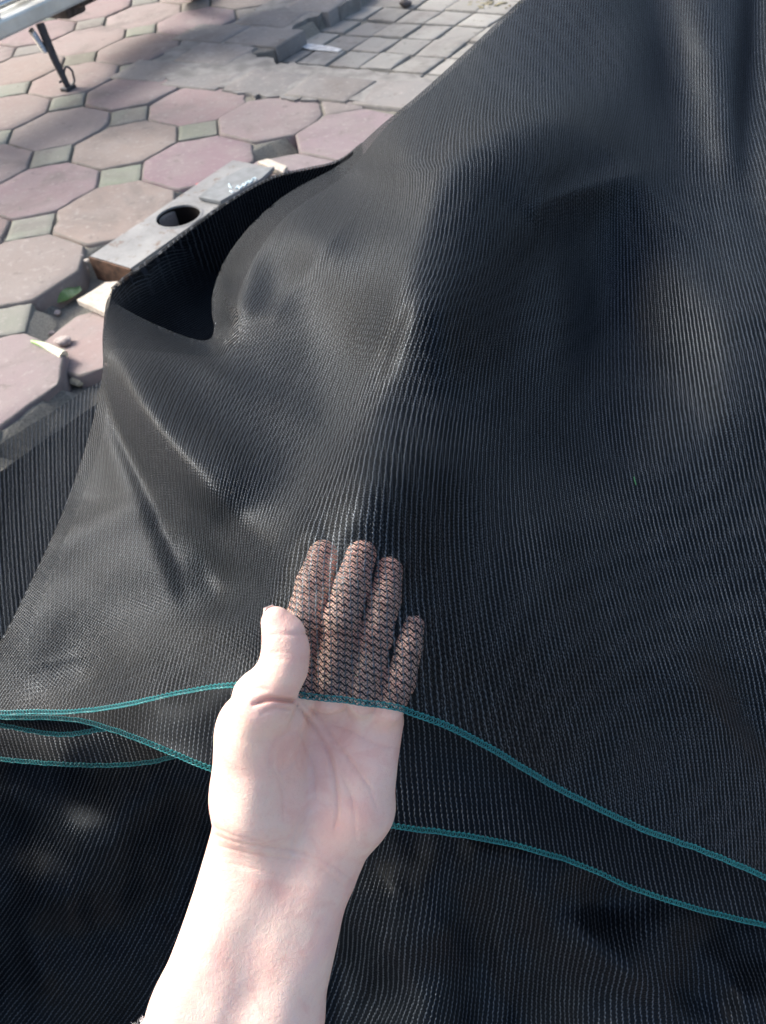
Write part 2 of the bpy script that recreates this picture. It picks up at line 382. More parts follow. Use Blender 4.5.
# --- top panel
D1 = rbf(*zip(*[((u, v), d) for u, v, d in [
    (-60, 730, .50), (0, 712, 0.470), (70, 712, 0.438), (150, 700, .395), (235, 688, .368), (320, 696, .350), (405, 712, .353), (480, 745, .372), (560, 790, .40), (660, 840, .42), (766, 880, .435), (950, 970, .48),
    (300, 620, .350), (345, 560, .357), (400, 640, .351), (355, 640, .350), (450, 640, .368), (370, 490, 0.380), (500, 700, .380),
    (600, 690, .425), (700, 760, .44), (766, 700, .47), (950, 760, .52),
    (450, 540, .41), (560, 560, .45), (660, 600, .475), (760, 560, .50), (950, 560, .56),
    (450, 430, .47), (520, 440, .50), (600, 440, .55), (680, 430, .55), (760, 430, .545), (950, 400, .60),
    (430, 310, 0.500), (500, 300, .56), (590, 320, .63), (640, 330, .635), (700, 330, .61), (766, 300, .60), (950, 250, .66),
    (450, 200, .60), (500, 150, .66), (560, 170, .67), (620, 220, .70), (690, 200, .72), (740, 170, .73), (766, 150, .73), (950, 100, .78),
    (480, 70, .80), (560, 60, .80), (640, 60, .83), (690, 60, .86), (740, 60, .84), (600, -60, .95), (700, -60, 1.0), (800, -60, .95), (1000, -110, 1.0), (640, -110, 1.1),
    (520, 0, 0.880), (435, 80, 0.830), (400, 150, 0.685), (335, 163, 0.860), (380, 240, 0.585), (310, 230, 0.665), (270, 260, 0.695), (300, 330, 0.570), (350, 350, 0.530), (380, 430, 0.455), (330, 440, 0.465),
    (300, 500, 0.420), (260, 400, 0.520), (230, 350, 0.585), (225, 470, 0.465),
    (220, 210, 0.830), (150, 262, 0.775), (112, 290, 0.700), (180, 290, 0.720), (104, 330, 0.645), (100, 375, 0.590),
    (130, 400, 0.555), (180, 470, 0.495), (240, 520, 0.455), (300, 560, .376), (318, 532, .376), (276, 600, 0.365),
    (60, 520, 0.529), (0, 640, 0.496), (105, 500, 0.523), (50, 620, 0.489), (120, 600, 0.477), (90, 680, 0.456), (88, 440, 0.559), (20, 680, 0.475), (190, 640, 0.430), (220, 600, 0.435), (190, 560, 0.460), (250, 640, 0.385)]]), reg=3e-4)
def raw_panel(u, v):
    D = D1(u, v); s = D / .5
    # big folds (for a line walked downwards wl is its right flank in the view, wr its left flank)
    D = D - s * fold(u, v, [(96, 285, .0), (106, 325, .016), (124, 370, .036), (158, 425, .044), (203, 480, .038), (250, 525, .022), (290, 556, .004), (310, 566, .0)], 50, 24, 1.6)    # near ridge
    D = D + s * fold(u, v, [(150, 330, .0), (190, 372, .012), (240, 425, .018), (290, 470, .010), (318, 505, .0)], 60, 40)                           # trough right of it
    D = D + s * fold(u, v, [(101, 375, .004), (120, 430, .012), (147, 490, .010), (170, 550, .006), (192, 615, .002)], 13, 8, 1.6)                 # crease under it
    D = D + s * fold(u, v, [(170, 530, .006), (225, 582, .026), (262, 590, .012), (285, 586, .0)], 20, 26)
    D = D - s * fold(u, v, [(150, 640, .0), (200, 628, .008), (250, 622, .008), (290, 600, .0)], 16, 30)
    D = D - s * fold(u, v, [(345, 165, .0), (310, 200, .012), (256, 256, .034), (236, 300, .036), (231, 325, .014), (230, 345, .0)], 36, 13, 1.7)     # lip of the upper drape
    D = D - s * fold(u, v, [(130, 335, .0), (170, 352, .008), (215, 376, .010), (262, 395, .006), (320, 420, .0)], 12, 30)
    D = D - s * fold(u, v, [(385, 180, .0), (335, 230, .006), (290, 285, .006), (262, 330, .0)], 30, 9, 1.6)                                        # soft crease lines
    D = D - s * fold(u, v, [(500, 100, .0), (455, 165, .018), (430, 230, .026), (412, 290, .024), (392, 360, .018), (372, 440, .010), (362, 490, .0)], 80, 34, 1.6)  # central crest
    D = D + s * fold(u, v, [(360, 230, .0), (340, 300, .012), (310, 370, .012), (300, 430, .0)], 50, 50)
    D = D + s * fold(u, v, [(420, 275, .0), (400, 320, .0035), (382, 365, .003), (372, 400, .0)], 5, 4)
    D = D - s * fold(u, v, [(430, 240, .0), (458, 170, .020), (500, 135, .036), (560, 122, .032), (610, 150, .022), (655, 205, .012), (690, 260, .0)], 24, 66, 1.7)   # hump at the top
    D = D - s * fold(u, v, [(525, 215, .0), (560, 196, .005), (620, 176, .006), (680, 165, .0)], 9, 30, 1.6)
    D = D + s * fold(u, v, [(640, -60, .018), (660, 20, .018), (680, 100, .016), (700, 165, .010), (735, 220, .0)], 30, 26)                            # channels on the right
    D = D - s * fold(u, v, [(700, -60, .01), (708, 20, .013), (715, 90, .014), (728, 150, .008), (740, 200, .0)], 20, 34)
    D = D + s * fold(u, v, [(756, -60, .02), (756, 20, .026), (752, 110, .024), (752, 200, .010), (770, 260, .0)], 34, 14)
    D = D + s * fold(u, v, [(590, 190, .0), (600, 270, .014), (622, 330, .016), (650, 390, .008), (680, 450, .0)], 50, 50)                           # dark hollow
    D = D - s * fold(u, v, [(548, 250, .0), (566, 310, .012), (560, 370, .008), (556, 420, .0)], 24, 34)
    D = D - s * fold(u, v, [(730, 240, .0), (728, 320, .010), (742, 410, .012), (770, 500, .0)], 80, 50)
    D = D + s * fold(u, v, [(690, 640, .0), (730, 690, .010), (760, 735, .012), (820, 800, .0)], 30, 14)
    D = D - s * fold(u, v, [(540, 640, .0), (620, 655, .006), (690, 675, .008), (745, 690, .0)], 30, 30)
    D = D + s * fold(u, v, [(640, 500, .0), (690, 560, .008), (740, 600, .008), (800, 620, .0)], 40, 50)
    D = D - s * fold(u, v, [(20, 570, .0), (90, 522, .005), (145, 500, .003), (170, 495, .0)], 10, 22)
    # small slackness everywhere
    q = np.random.default_rng(5)
    for k in range(26):
        wl_ = 28 + 110 * q.random(); a_ = q.random() * 3.14159; ph = q.random() * 6.28
        D = D + s * wl_ * 2.4e-6 * np.sin((u * math.cos(a_) + v * math.sin(a_)) / wl_ * 6.28 + ph + .9 * np.sin((u * math.sin(a_) - v * math.cos(a_)) / wl_ * 2.1 + k))
    return D
class Cached:
    """a depth field sampled once, softened a little and read back with cubic interpolation"""
    def __init__(s, fn, u0, u1, v0, v1, st=2.5, sig=1.7):
        s.u0, s.v0, s.st = u0, v0, st; U, V = np.meshgrid(np.arange(u0, u1, st), np.arange(v0, v1, st)); G = fn(U, V)
        k = np.exp(-.5 * (np.arange(-6, 7) / sig) ** 2); k /= k.sum()
        for ax in (0, 1):
            Q = np.pad(G, [(6, 6) if i == ax else (0, 0) for i in (0, 1)], 'edge'); n = G.shape[ax]
            G = sum(w * (Q[i:i + n] if ax == 0 else Q[:, i:i + n]) for i, w in enumerate(k))
        s.G = G
    def __call__(s, u, v):
        x = np.clip((np.asarray(u, float) - s.u0) / s.st, 1, s.G.shape[1] - 3.001); y = np.clip((np.asarray(v, float) - s.v0) / s.st, 1, s.G.shape[0] - 3.001)
        i, j = x.astype(int), y.astype(int); fx, fy = x - i, y - j
        def w(f): return (-.5 * f + f * f - .5 * f ** 3, 1 - 2.5 * f * f + 1.5 * f ** 3, .5 * f + 2 * f * f - 1.5 * f ** 3, -.5 * f * f + .5 * f ** 3)
        wx, wy = w(fx), w(fy); return sum(wy[b] * sum(wx[a] * s.G[j + b - 1, i + a - 1] for a in range(4)) for b in range(4))
base_panel = Cached(raw_panel, -110, 1040, -170, 1040)
FJ = ([(323, 556, 15.5), (314, 584, 17.5), (303, 622, 18.5), (298, 660, 19), (303, 692, 18)],
      [(361, 555, 15.5), (353, 585, 17.5), (341, 622, 18.5), (334, 660, 19), (331, 696, 18)],
      [(389, 570, 13.5), (384, 600, 16), (375, 638, 17), (368, 672, 17.5), (361, 698, 17)],
      [(414, 625, 10.5), (409, 648, 13), (401, 680, 15), (389, 708, 15)])
def finger(joints):
    """joints of one finger just under the net, in lens-centred coordinates"""
    out = []
    for u, v, r in joints:
        d = float(base_panel(np.array([float(u)]), np.array([float(v)]))[0]); rm = r / FPX * d
        for _ in range(3): rm = r / FPX * (d + rm)
        c = d + rm + .0006; out.append((np.array([(u - 383) / FPX * c, (v - 512) / FPX * c, c]), rm))
    return out
FING = [finger(j) for j in FJ]
def top_panel(u, v):
    D = base_panel(u, v); m = (u > 230) & (u < 475) & (v > 490) & (v < 790)
    if not np.any(m): return D
    uu, vv, d = u[m], v[m], D[m].copy(); near = np.full(d.shape, 1e3)
    for J in FING:                                     # the net lies over the fingers
        for (a, ra), (b, rb) in zip(J[:-1], J[1:]):
            ua, va, ub, vb = [q[k] / q[2] * FPX + (383, 512)[k] for q in (a, b) for k in (0, 1)]
            t = np.clip(((uu - ua) * (ub - ua) + (vv - va) * (vb - va)) / ((ub - ua) ** 2 + (vb - va) ** 2), 0, 1)
            c = a[2] + (b[2] - a[2]) * t; r = ra + (rb - ra) * t + .0010; q = np.hypot(uu - ua - t * (ub - ua), vv - va - t * (vb - va)) / FPX * c
            near = np.minimum(near, (q - r) / c * FPX)
            front = np.where(q < r * .97, c - np.sqrt(np.maximum(r * r - q * q, 0)), c - r * .243 + (q - r * .97) * 1.5) - .0016
            h = np.clip(.5 + .5 * (d - front) / .002, 0, 1); d = d + (front - d) * h - .002 * h * (1 - h)
    k = np.clip((near - 10) / 22, 0, 1); k = k * k * (3 - 2 * k); D = D.copy(); D[m] = d * (1 - k) + D[m] * k; return D
OUT = [(-48, 722), (0, 645), (30, 585), (62, 515), (88, 440), (102, 378), (103, 330), (112, 290), (150, 262), (220, 209), (275, 178), (335, 163), (385, 122), (435, 80), (520, 0), (640, -120)]
HEM1 = [(-48, 722), (0, 715), (70, 714), (120, 708), (180, 695), (235, 688), (300, 697), (350, 703), (405, 713), (470, 740), (560, 792), (640, 830), (700, 852), (766, 880), (860, 925), (960, 965)]
dirs1 = [(600, 700, .35, 1), (720, 780, .1, 1), (500, 600, .12, 1), (450, 450, -.05, 1), (400, 500, -.15, 1), (350, 450, -.4, 1), (300, 430, -.75, 1), (350, 280, -.35, 1), (420, 260, -.22, 1), (500, 250, -.03, 1),
         (560, 330, -.1, 1), (700, 400, .08, 1), (640, 480, .28, 1), (740, 300, .3, 1), (600, 100, .15, 1), (450, 130, -.2, 1), (720, 60, .1, 1), (250, 450, -.9, 1), (220, 400, -.6, 1), (200, 500, .1, 1), (140, 400, .3, 1),
         (170, 580, -.6, 1), (100, 600, -.6, 1), (50, 690, -.6, 1), (200, 690, -.1, 1), (340, 620, .02, 1), (340, 700, 0, 1), (400, 680, .0, 1), (250, 620, -.15, 1), (60, 540, -.8, 1), (160, 290, -.8, 1), (300, 220, -.5, 1), (900, 700, .1, 1), (900, 200, .1, 1)]
NOTCH = [(109, 297), (120, 306), (138, 316), (164, 328), (190, 338), (208, 340), (214, 330), (212, 312), (213, 292), (223, 264), (240, 238), (264, 212), (296, 188), (334, 168), (352, 150), (300, 130), (220, 160), (150, 210), (100, 270)]
KINKS = [([(421, 276, .0), (404, 312, -.0018), (388, 350, -.0022), (374, 392, -.0010), (366, 420, .0)], 3.2, 6), ([(380, 196, .0), (345, 226, .0016), (318, 258, .0020), (285, 300, .0012), (268, 330, .0)], 7, 3.2),
         ([(527, 213, .0), (556, 196, .0018), (600, 182, .0018), (660, 168, .0)], 3.2, 8), ([(462, 130, .0), (440, 168, .0022), (424, 212, .0020), (414, 250, .0)], 9, 3.5),
         ([(132, 332, .0), (160, 345, .0014), (196, 364, .0018), (232, 380, .0)], 3, 7), ([(20, 668, .0), (90, 655, .0012), (150, 660, .0)], 4, 8), ([(70, 700, .0), (120, 676, .0010), (190, 668, .0)], 6, 4),
         ([(640, 560, .0), (680, 590, .0010), (740, 604, .0)], 5, 9), ([(480, 660, .0), (540, 690, .0009), (610, 700, .0)], 5, 9), ([(700, 706, .0), (728, 726, .0016), (766, 738, .0)], 4, 7), ([(560, 420, .0), (600, 470, .0009), (660, 500, .0)], 9, 5)]
def drape(u, v):
    """the top panel with its rim rolled under along the pocket"""
    D = top_panel(u, v); E = fine(NOTCH[:14], 60); d = np.full(np.shape(u), 1e9)
    m = (u > 90) & (u < 380) & (v > 140) & (v < 390)
    if np.any(m):
        d[m] = np.sqrt(((u[m][:, None] - E[None, :, 0]) ** 2 + (v[m][:, None] - E[None, :, 1]) ** 2).min(1)); D = D + .034 * np.exp(-(d / 12.) ** 1.5)
    for poly, wl_, wr_ in KINKS: D = D - fold(u, v, poly, wl_, wr_, 1.4)
    return D
RX = rbf([(60, 540), (0, 640), (110, 460), (120, 600), (60, 680), (104, 340), (180, 420), (250, 470), (200, 600), (300, 300), (250, 350), (350, 350), (240, 680), (330, 560), (330, 680), (450, 400), (450, 600), (600, 600), (700, 400), (500, 200), (400, 150), (600, 100), (740, 100), (760, 850), (550, 780), (960, 500), (960, 0)],
         [.55, .55, .58, .60, .66, .60, .62, .74, .72, .72, .70, .82, .92, .95, 1., 1.02, 1.06, .98, .98, .95, .85, .95, .95, .95, 1., 1., 1.], 3e-3)
relaxed = lambda u, v: np.clip(RX(u, v), .5, 1.1)          # the knit is pulled together on the left, stretched over the hand
pan1, P1, UV1 = sheet('net_panel', drape, (HEM1, [(640, -120), (760, -130), (880, -120), (1000, -110)], OUT, [(960, 965), (960, 700), (960, 300), (1000, -110)]), 420, 420, dirs1, MAT['net'], net, skirt='ltr', cut=NOTCH, dens=relaxed)
DB = rbf([(95, 330), (104, 330), (112, 290), (150, 262), (220, 209), (275, 178), (335, 163), (365, 150), (140, 300), (180, 270), (230, 230), (285, 195), (340, 175), (150, 335), (190, 320), (215, 280), (260, 235), (310, 205), (130, 370), (210, 380), (260, 330), (300, 260)],
         [.66, .655, .71, .785, .84, .88, .87, .86, .745, .81, .88, .905, .885, .75, .80, .87, .91, .91, .70, .78, .85, .88], 1e-3)
for dz, mt in ((0., MAT['net']), (.020, MAT['net_dense'])):
    pb, _, _ = sheet('pocket_panel', lambda u, v: DB(u, v) + dz + .003 * np.sin(u * .06 + v * .03), ([(103, 362), (150, 372), (210, 380), (262, 330), (300, 262), (366, 178)], [(112, 291), (150, 262), (220, 209), (275, 178), (335, 163), (362, 144)], [(103, 362), (104, 330), (112, 291)], [(366, 178), (362, 144)]), 140, 50,
                   [(160, 290, -.8, 1), (250, 230, -.6, 1), (330, 180, -.5, 1)], mt, net, pc=.0024, pr=.0021, skirt='t' if dz == 0 else '')
hem(P1[0], P1[3], pan1)

# --- the layers bunched up under it (same folds, a few centimetres deeper)
def layer2(u, v):
    g = np.exp(-((u - 330) / 170) ** 2 - ((v - 700) / 190) ** 2)
    return base_panel(u, v) * 1.0 + .022 + .035 * g + .03 * np.exp(-((v - 780) / 120) ** 2)
HEM2 = [(-60, 716), (0, 719), (50, 720), (90, 725), (145, 744), (210, 771), (300, 800), (380, 826), (470, 839), (560, 860), (640, 893), (700, 912), (766, 928), (860, 955), (960, 990)]
OUT2 = [(-60, 716), (14, 650), (42, 590), (75, 515), (101, 440), (107, 385), (110, 352), (140, 350), (190, 362), (236, 345), (240, 290), (280, 222), (345, 175), (388, 125), (438, 83), (523, 3), (643, -117)]
pan2, P2, UV2 = sheet('under_panel', layer2, (HEM2, [(643, -117), (760, -120), (880, -110), (985, -100)], OUT2, [(960, 990), (950, 700), (950, 300), (985, -100)]), 300, 300,
                      [(100, 740, .1, 1), (300, 780, .1, 1), (500, 800, .15, 1), (700, 880, .2, 1), (400, 300, -.1, 1), (900, 300, .1, 1)], MAT['net_dense'], net)
pan2['label'] = 'shadowed second layer of net showing below the lifted edge'
hem(P2[0], P2[3], pan2)

# --- small folded tongue at the left with its own edge
D3 = rbf([(-60, 700), (80, 700), (180, 720), (-60, 765), (60, 765), (170, 765), (100, 780)], [.60, .56, .53, .59, .54, .515, .54])
pan3, P3, _ = sheet('folded_tongue', lambda u, v: D3(u, v) , ([(-60, 756), (0, 761), (60, 766), (110, 767), (150, 764), (176, 758)], [(-60, 690), (0, 690), (60, 690), (120, 690), (190, 715)], [(-60, 756), (-60, 690)], [(176, 758), (190, 715)]), 160, 60,
                    [(50, 740, .3, 1), (150, 740, .3, 1), (0, 700, .3, 1)], MAT['net_dense'], net)
hem(P3[0], P3[2], pan3)
D3b = rbf([(-60, 720), (60, 734), (110, 728), (60, 700)], [.56, .50, .475, .50])
pan3b, P3b, _ = sheet('folded_tongue', D3b, ([(-60, 722), (0, 727), (40, 734), (70, 736), (108, 730)], [(-60, 705), (0, 705), (60, 705), (112, 715)], [(-60, 722), (-60, 705)], [(108, 730), (112, 715)]), 90, 24,
                    [(50, 740, .3, 1), (150, 740, .3, 1), (0, 700, .3, 1)], MAT['net_dense'], net)
hem(P3b[0], P3b[3], pan3b)

# --- the lower part of the heap; an unseen rise at its left is added for shade
D4 = rbf([(-200, 750), (-330, 740), (-330, 900), (-330, 1180), (-200, 900), (-110, 720), (100, 700), (300, 720), (500, 760), (700, 830), (960, 900), (-90, 900), (60, 880), (150, 900), (250, 900), (400, 900), (480, 920), (560, 900), (640, 960), (760, 980), (960, 1050), (-110, 1180), (100, 1180), (350, 1180), (600, 1180), (960, 1180), (300, 640), (700, 700)],
         [.455, .40, .375, .36, .40, .59, .60, .57, .56, .56, .58, .550, .578, .59, .60, .52, .53, .50, .53, .53, .56, .60, .56, .52, .50, .54, .62, .62])
def low_panel(u, v):
    D = D4(u, v)
    D = D - fold(u, v, [(420, 1080, .014), (425, 1000, .018), (445, 930, .018), (480, 870, .010), (500, 830, .0)], 46, 36)
    D = D + fold(u, v, [(340, 1080, .012), (360, 980, .014), (385, 900, .008), (400, 850, .0)], 30, 30)
    D = D + fold(u, v, [(500, 1080, .02), (515, 1000, .018), (540, 930, .010), (560, 880, .0)], 34, 34)
    D = D - fold(u, v, [(640, 1100, .016), (630, 1020, .026), (640, 960, .012), (700, 930, .0)], 44, 50)
    D = D + fold(u, v, [(120, 1100, .02), (150, 1000, .02), (180, 900, .015), (200, 820, .0)], 50, 40)
    D = D - fold(u, v, [(230, 1080, .010), (200, 980, .012), (185, 930, .008), (210, 870, .0)], 30, 24)
    D = D - fold(u, v, [(20, 1100, .006), (40, 1000, .006), (30, 880, .003), (60, 790, .0)], 50, 50)
    D = D + fold(u, v, [(-40, 870, .0), (40, 850, .003), (110, 870, .004), (170, 930, .0)], 20, 30)
    D = D - fold(u, v, [(560, 905, .0), (600, 940, .010), (660, 1000, .012), (700, 1080, .0)], 26, 16)
    D = D - fold(u, v, [(395, 880, .0), (380, 940, .008), (350, 1010, .010), (340, 1090, .0)], 20, 12)
    D = D - fold(u, v, [(470, 870, .0), (500, 930, .008), (505, 1010, .010), (490, 1080, .0)], 26, 14)
    D = D - fold(u, v, [(700, 945, .0), (740, 990, .010), (770, 1060, .012), (790, 1130, .0)], 26, 16)
    q = np.random.default_rng(9)
    for k in range(22):
        wl_ = 30 + 120 * q.random(); a_ = q.random() * 3.14159; ph = q.random() * 6.28
        D = D + wl_ * 1.5e-5 * np.sin((u * math.cos(a_) + v * math.sin(a_)) / wl_ * 6.28 + ph + .9 * np.sin((u * math.sin(a_) - v * math.cos(a_)) / wl_ * 2.1 + k))
    return D
low_panel = Cached(low_panel, -350, 980, 650, 1210, 4, 1.5)
pan4, P4, _ = sheet('lower_panel', low_panel, ([(-330, 1190), (300, 1190), (960, 1190)], [(-330, 735), (-60, 700), (300, 660), (960, 860)], [(-330, 1190), (-330, 735)], [(960, 1190), (960, 860)]), 320, 180,
                    [(50, 850, -.5, 1), (150, 950, -.7, 1), (400, 900, -.5, 1), (450, 980, -.35, 1), (600, 950, .45, 1), (680, 980, .55, 1), (740, 980, .3, 1), (500, 860, -.2, 1)], MAT['net_dense'], net, skirt='rlb')
pan4['label'] = 'dark lower folds of the net below the teal edges'

# --- single layer lying on the paving at the left
def flapD(u, v):
    d = ray(u, v); Dg = HC / (-d[..., 2]); hgt = .012 + .0007 * np.clip(125 - u, 0, 400) + .03 * np.clip((v - 450) / 200, 0, 1.2) + .004 * np.sin(u * .05 + v * .02)
    return (HC - hgt) / (-d[..., 2])
FL_T = [(-120, 520), (-60, 483), (0, 444), (50, 413), (105, 378), (150, 352), (230, 310)]
pan5, P5, _ = sheet('ground_panel', flapD, ([(-120, 760), (0, 740), (120, 690), (330, 560)], FL_T, [(-120, 760), (-120, 520)], [(330, 560), (230, 310)]), 200, 160,
                    [(20, 480, .08, 1), (40, 600, .1, 1), (100, 420, 0, 1), (-50, 600, .12, 1)], MAT['net'], net, pc=.0050, pr=.0034)
pan5['label'] = 'coarse striped stretch of net lying on the paving at the far left'
def flapD2(u, v):
    d = ray(u, v); return flapD(u, v) + .008
pan6, P6, _ = sheet('ground_panel', flapD2, ([(-120, 770), (0, 750), (120, 700), (330, 575)], [(-120, 548), (-60, 512), (0, 472), (50, 436), (105, 398), (150, 368), (230, 325)], [(-120, 770), (-120, 548)], [(330, 575), (230, 325)]), 90, 60,
                    [(20, 480, .08, 1), (40, 600, .1, 1), (100, 420, 0, 1)], MAT['net_dense'], net, pc=.0060, pr=.0034)

# ================================================================== HAND AND FOREARM
def px(u, v, D): return np.array([(u - 383) / FPX * D, (v - 512) / FPX * D, D])
def cone(p, a, b, ra, rb, tz=1.):
    s = np.array([1, 1, 1 / tz]); p = p * s; a = np.asarray(a) * s; b = np.asarray(b) * s; d = b - a
    t = np.clip(((p - a) @ d) / (d @ d), 0, 1); return np.linalg.norm(p - a - t[..., None] * d, axis=-1) - (ra + (rb - ra) * t)
def smin(a, b, k):
    h = np.clip(.5 + .5 * (b - a) / k, 0, 1); return b + (a - b) * h - k * h * (1 - h)
def mm(r, D): return r / FPX * D
def seg2(u, v, poly):
    """distance to a crease line, growing towards its ends so that the crease fades out"""
    best = np.full(u.shape, 1e9); P = fine(poly, 14); n = len(P) - 1; pad = np.zeros(u.shape)
    for i, (a, b) in enumerate(zip(P[:-1], P[1:])):
        d = b - a; t = np.clip(((u - a[0]) * d[0] + (v - a[1]) * d[1]) / (d @ d + 1e-9), 0, 1); r = np.hypot(u - a[0] - t * d[0], v - a[1] - t * d[1])
        m = r < best; best = np.where(m, r, best); pad = np.where(m, (i + t) / n, pad)
    return best + 4.0 * np.maximum(0, np.abs(pad - .5) * 2 - .45) ** 2
CREASES = [([(254, 704), (270, 699), (284, 700), (297, 701)], .0028, 2.6, .345), ([(262, 713), (276, 708), (290, 710)], .0008, 2.0, .345), ([(246, 694), (258, 689), (268, 690)], .0005, 2., .34),
           ([(296, 704), (310, 722), (325, 745), (334, 772), (338, 805), (335, 828)], .0011, 2.2, .37), ([(304, 703), (320, 718), (332, 736), (350, 760), (374, 792)], .0008, 1.9, .37),
           ([(326, 722), (350, 731), (376, 744), (398, 748)], .0006, 1.9, .37), ([(338, 770), (352, 800), (356, 840)], .0006, 1.8, .37), ([(322, 745), (344, 752), (352, 770)], .0005, 1.6, .37),
           ([(300, 735), (312, 762), (316, 800)], .0005, 1.8, .37), ([(270, 760), (282, 790), (284, 822)], .0004, 1.8, .37), ([(355, 770), (370, 790), (378, 812)], .0004, 1.6, .37),
           ([(212, 834), (240, 843), (290, 850), (330, 864), (354, 882)], .0006, 1.7, .375), ([(212, 826), (236, 836), (268, 842)], .0004, 1.5, .375), ([(214, 845), (262, 856), (312, 864), (346, 888)], .0005, 1.6, .375),
           ([(214, 860), (250, 868), (300, 880)], .0004, 1.6, .375), ([(268, 655), (280, 652), (298, 655)], .0004, 1.9, .335), ([(268, 660), (282, 658), (294, 660)], .0004, 1.6, .335), ([(268, 636), (280, 634), (292, 637)], .0003, 1.6, .335)]
for f, (ca, cb) in zip(FING, (((300, 592), (330, 592)), ((338, 594), (370, 594)), ((368, 608), (400, 608)), ((396, 655), (423, 656)))):
    CREASES.append(([ca, cb], .0006, 2.0, .40))
CREASES += [([(284, 634), (322, 634)], .0006, 2.0, .40), ([(322, 636), (360, 636)], .0006, 2.0, .40), ([(358, 650), (392, 650)], .0006, 2.0, .40)]
def hand_sdf(p):
    f = None
    # forearm: two cones side by side, flattened front to back
    A = [cone(p, px(263, 850, .378), px(205, 1020, .372), mm(50, .378), mm(55, .372), .78), cone(p, px(205, 1020, .372), px(150, 1190, .368), mm(55, .372), mm(60, .368), .85),
         cone(p, px(307, 860, .378), px(266, 1020, .374), mm(46, .378), mm(54, .374), .78), cone(p, px(266, 1020, .374), px(232, 1190, .37), mm(54, .374), mm(60, .37), .85)]
    f = A[0]
    for a in A[1:]: f = smin(f, a, .008)
    # palm
    pal = [(px(262, 880, .378), px(263, 800, .370), 50, 47, .74), (px(263, 800, .368), px(259, 735, .364), 47, 44, .70), (px(300, 870, .378), px(318, 800, .378), 48, 44, .62),
           (px(318, 800, .378), px(320, 716, .374), 44, 30, .60), (px(322, 862, .376), px(352, 805, .372), 34, 40, .78), (px(352, 805, .372), px(362, 722, .372), 40, 31, .66),
           (px(370, 765, .371), px(383, 722, .370), 22, 19, .9)]
    for a, b, ra, rb, tz in pal: f = smin(f, cone(p, a, b, mm(ra, .37), mm(rb, .37), tz), .010)
    # ball of the thumb, bulging towards the viewer
    f = smin(f, cone(p, px(252, 808, .358), px(258, 733, .350), mm(28, .356), mm(31, .350), 1.), .016)
    f = smin(f, cone(p, px(282, 722, .352), px(272, 740, .353), mm(15, .352), mm(20, .353), .9), .006)
    # thumb
    th = [(px(254, 738, .352), px(264, 700, .338), 36, 29), (px(264, 700, .338), px(283, 668, .333), 27.5, 21.5), (px(283, 668, .333), px(286, 650, .332), 21.5, 19), (px(286, 650, .332), px(283, 632, .331), 19, 16.5), (px(283, 632, .331), px(274.5, 620, .330), 16.5, 11.5)]
    t = None
    for a, b, ra, rb in th:
        c = cone(p, a, b, mm(ra, .335), mm(rb, .335)); t = c if t is None else smin(t, c, .007)
    f = smin(f, t, .004)
    # fingers
    g = None
    for J in FING:
        q = None
        for (a, ra), (b, rb) in zip(J[:-1], J[1:]):
            c = cone(p, a, b, ra, rb); q = c if q is None else smin(q, c, .0025)
        g = q if g is None else smin(g, q, .0012)
    f = smin(f, g, .012)
    return f
def hand_full(p):
    f = hand_sdf(p); z = p[..., 2]; u = p[..., 0] / z * FPX + 383; v = p[..., 1] / z * FPX + 512
    near = np.abs(f) < .006
    uu, vv, zz = u[near], v[near], z[near]; add = np.zeros(uu.shape)
    for poly, dep, w, zmax in CREASES: add += np.where(zz < zmax, dep * np.exp(-(seg2(uu, vv, poly) / w) ** 2), 0)
    # tendons and soft unevenness
    add += .0005 * np.sin(uu * .11 + vv * .03) * np.sin(vv * .045) - .0003 * np.exp(-((uu - 290 + (vv - 900) * .28) / 9) ** 2) * (vv > 860) * np.clip((vv - 860) / 60, 0, 1)
    f = f.copy(); f[near] += add; return f
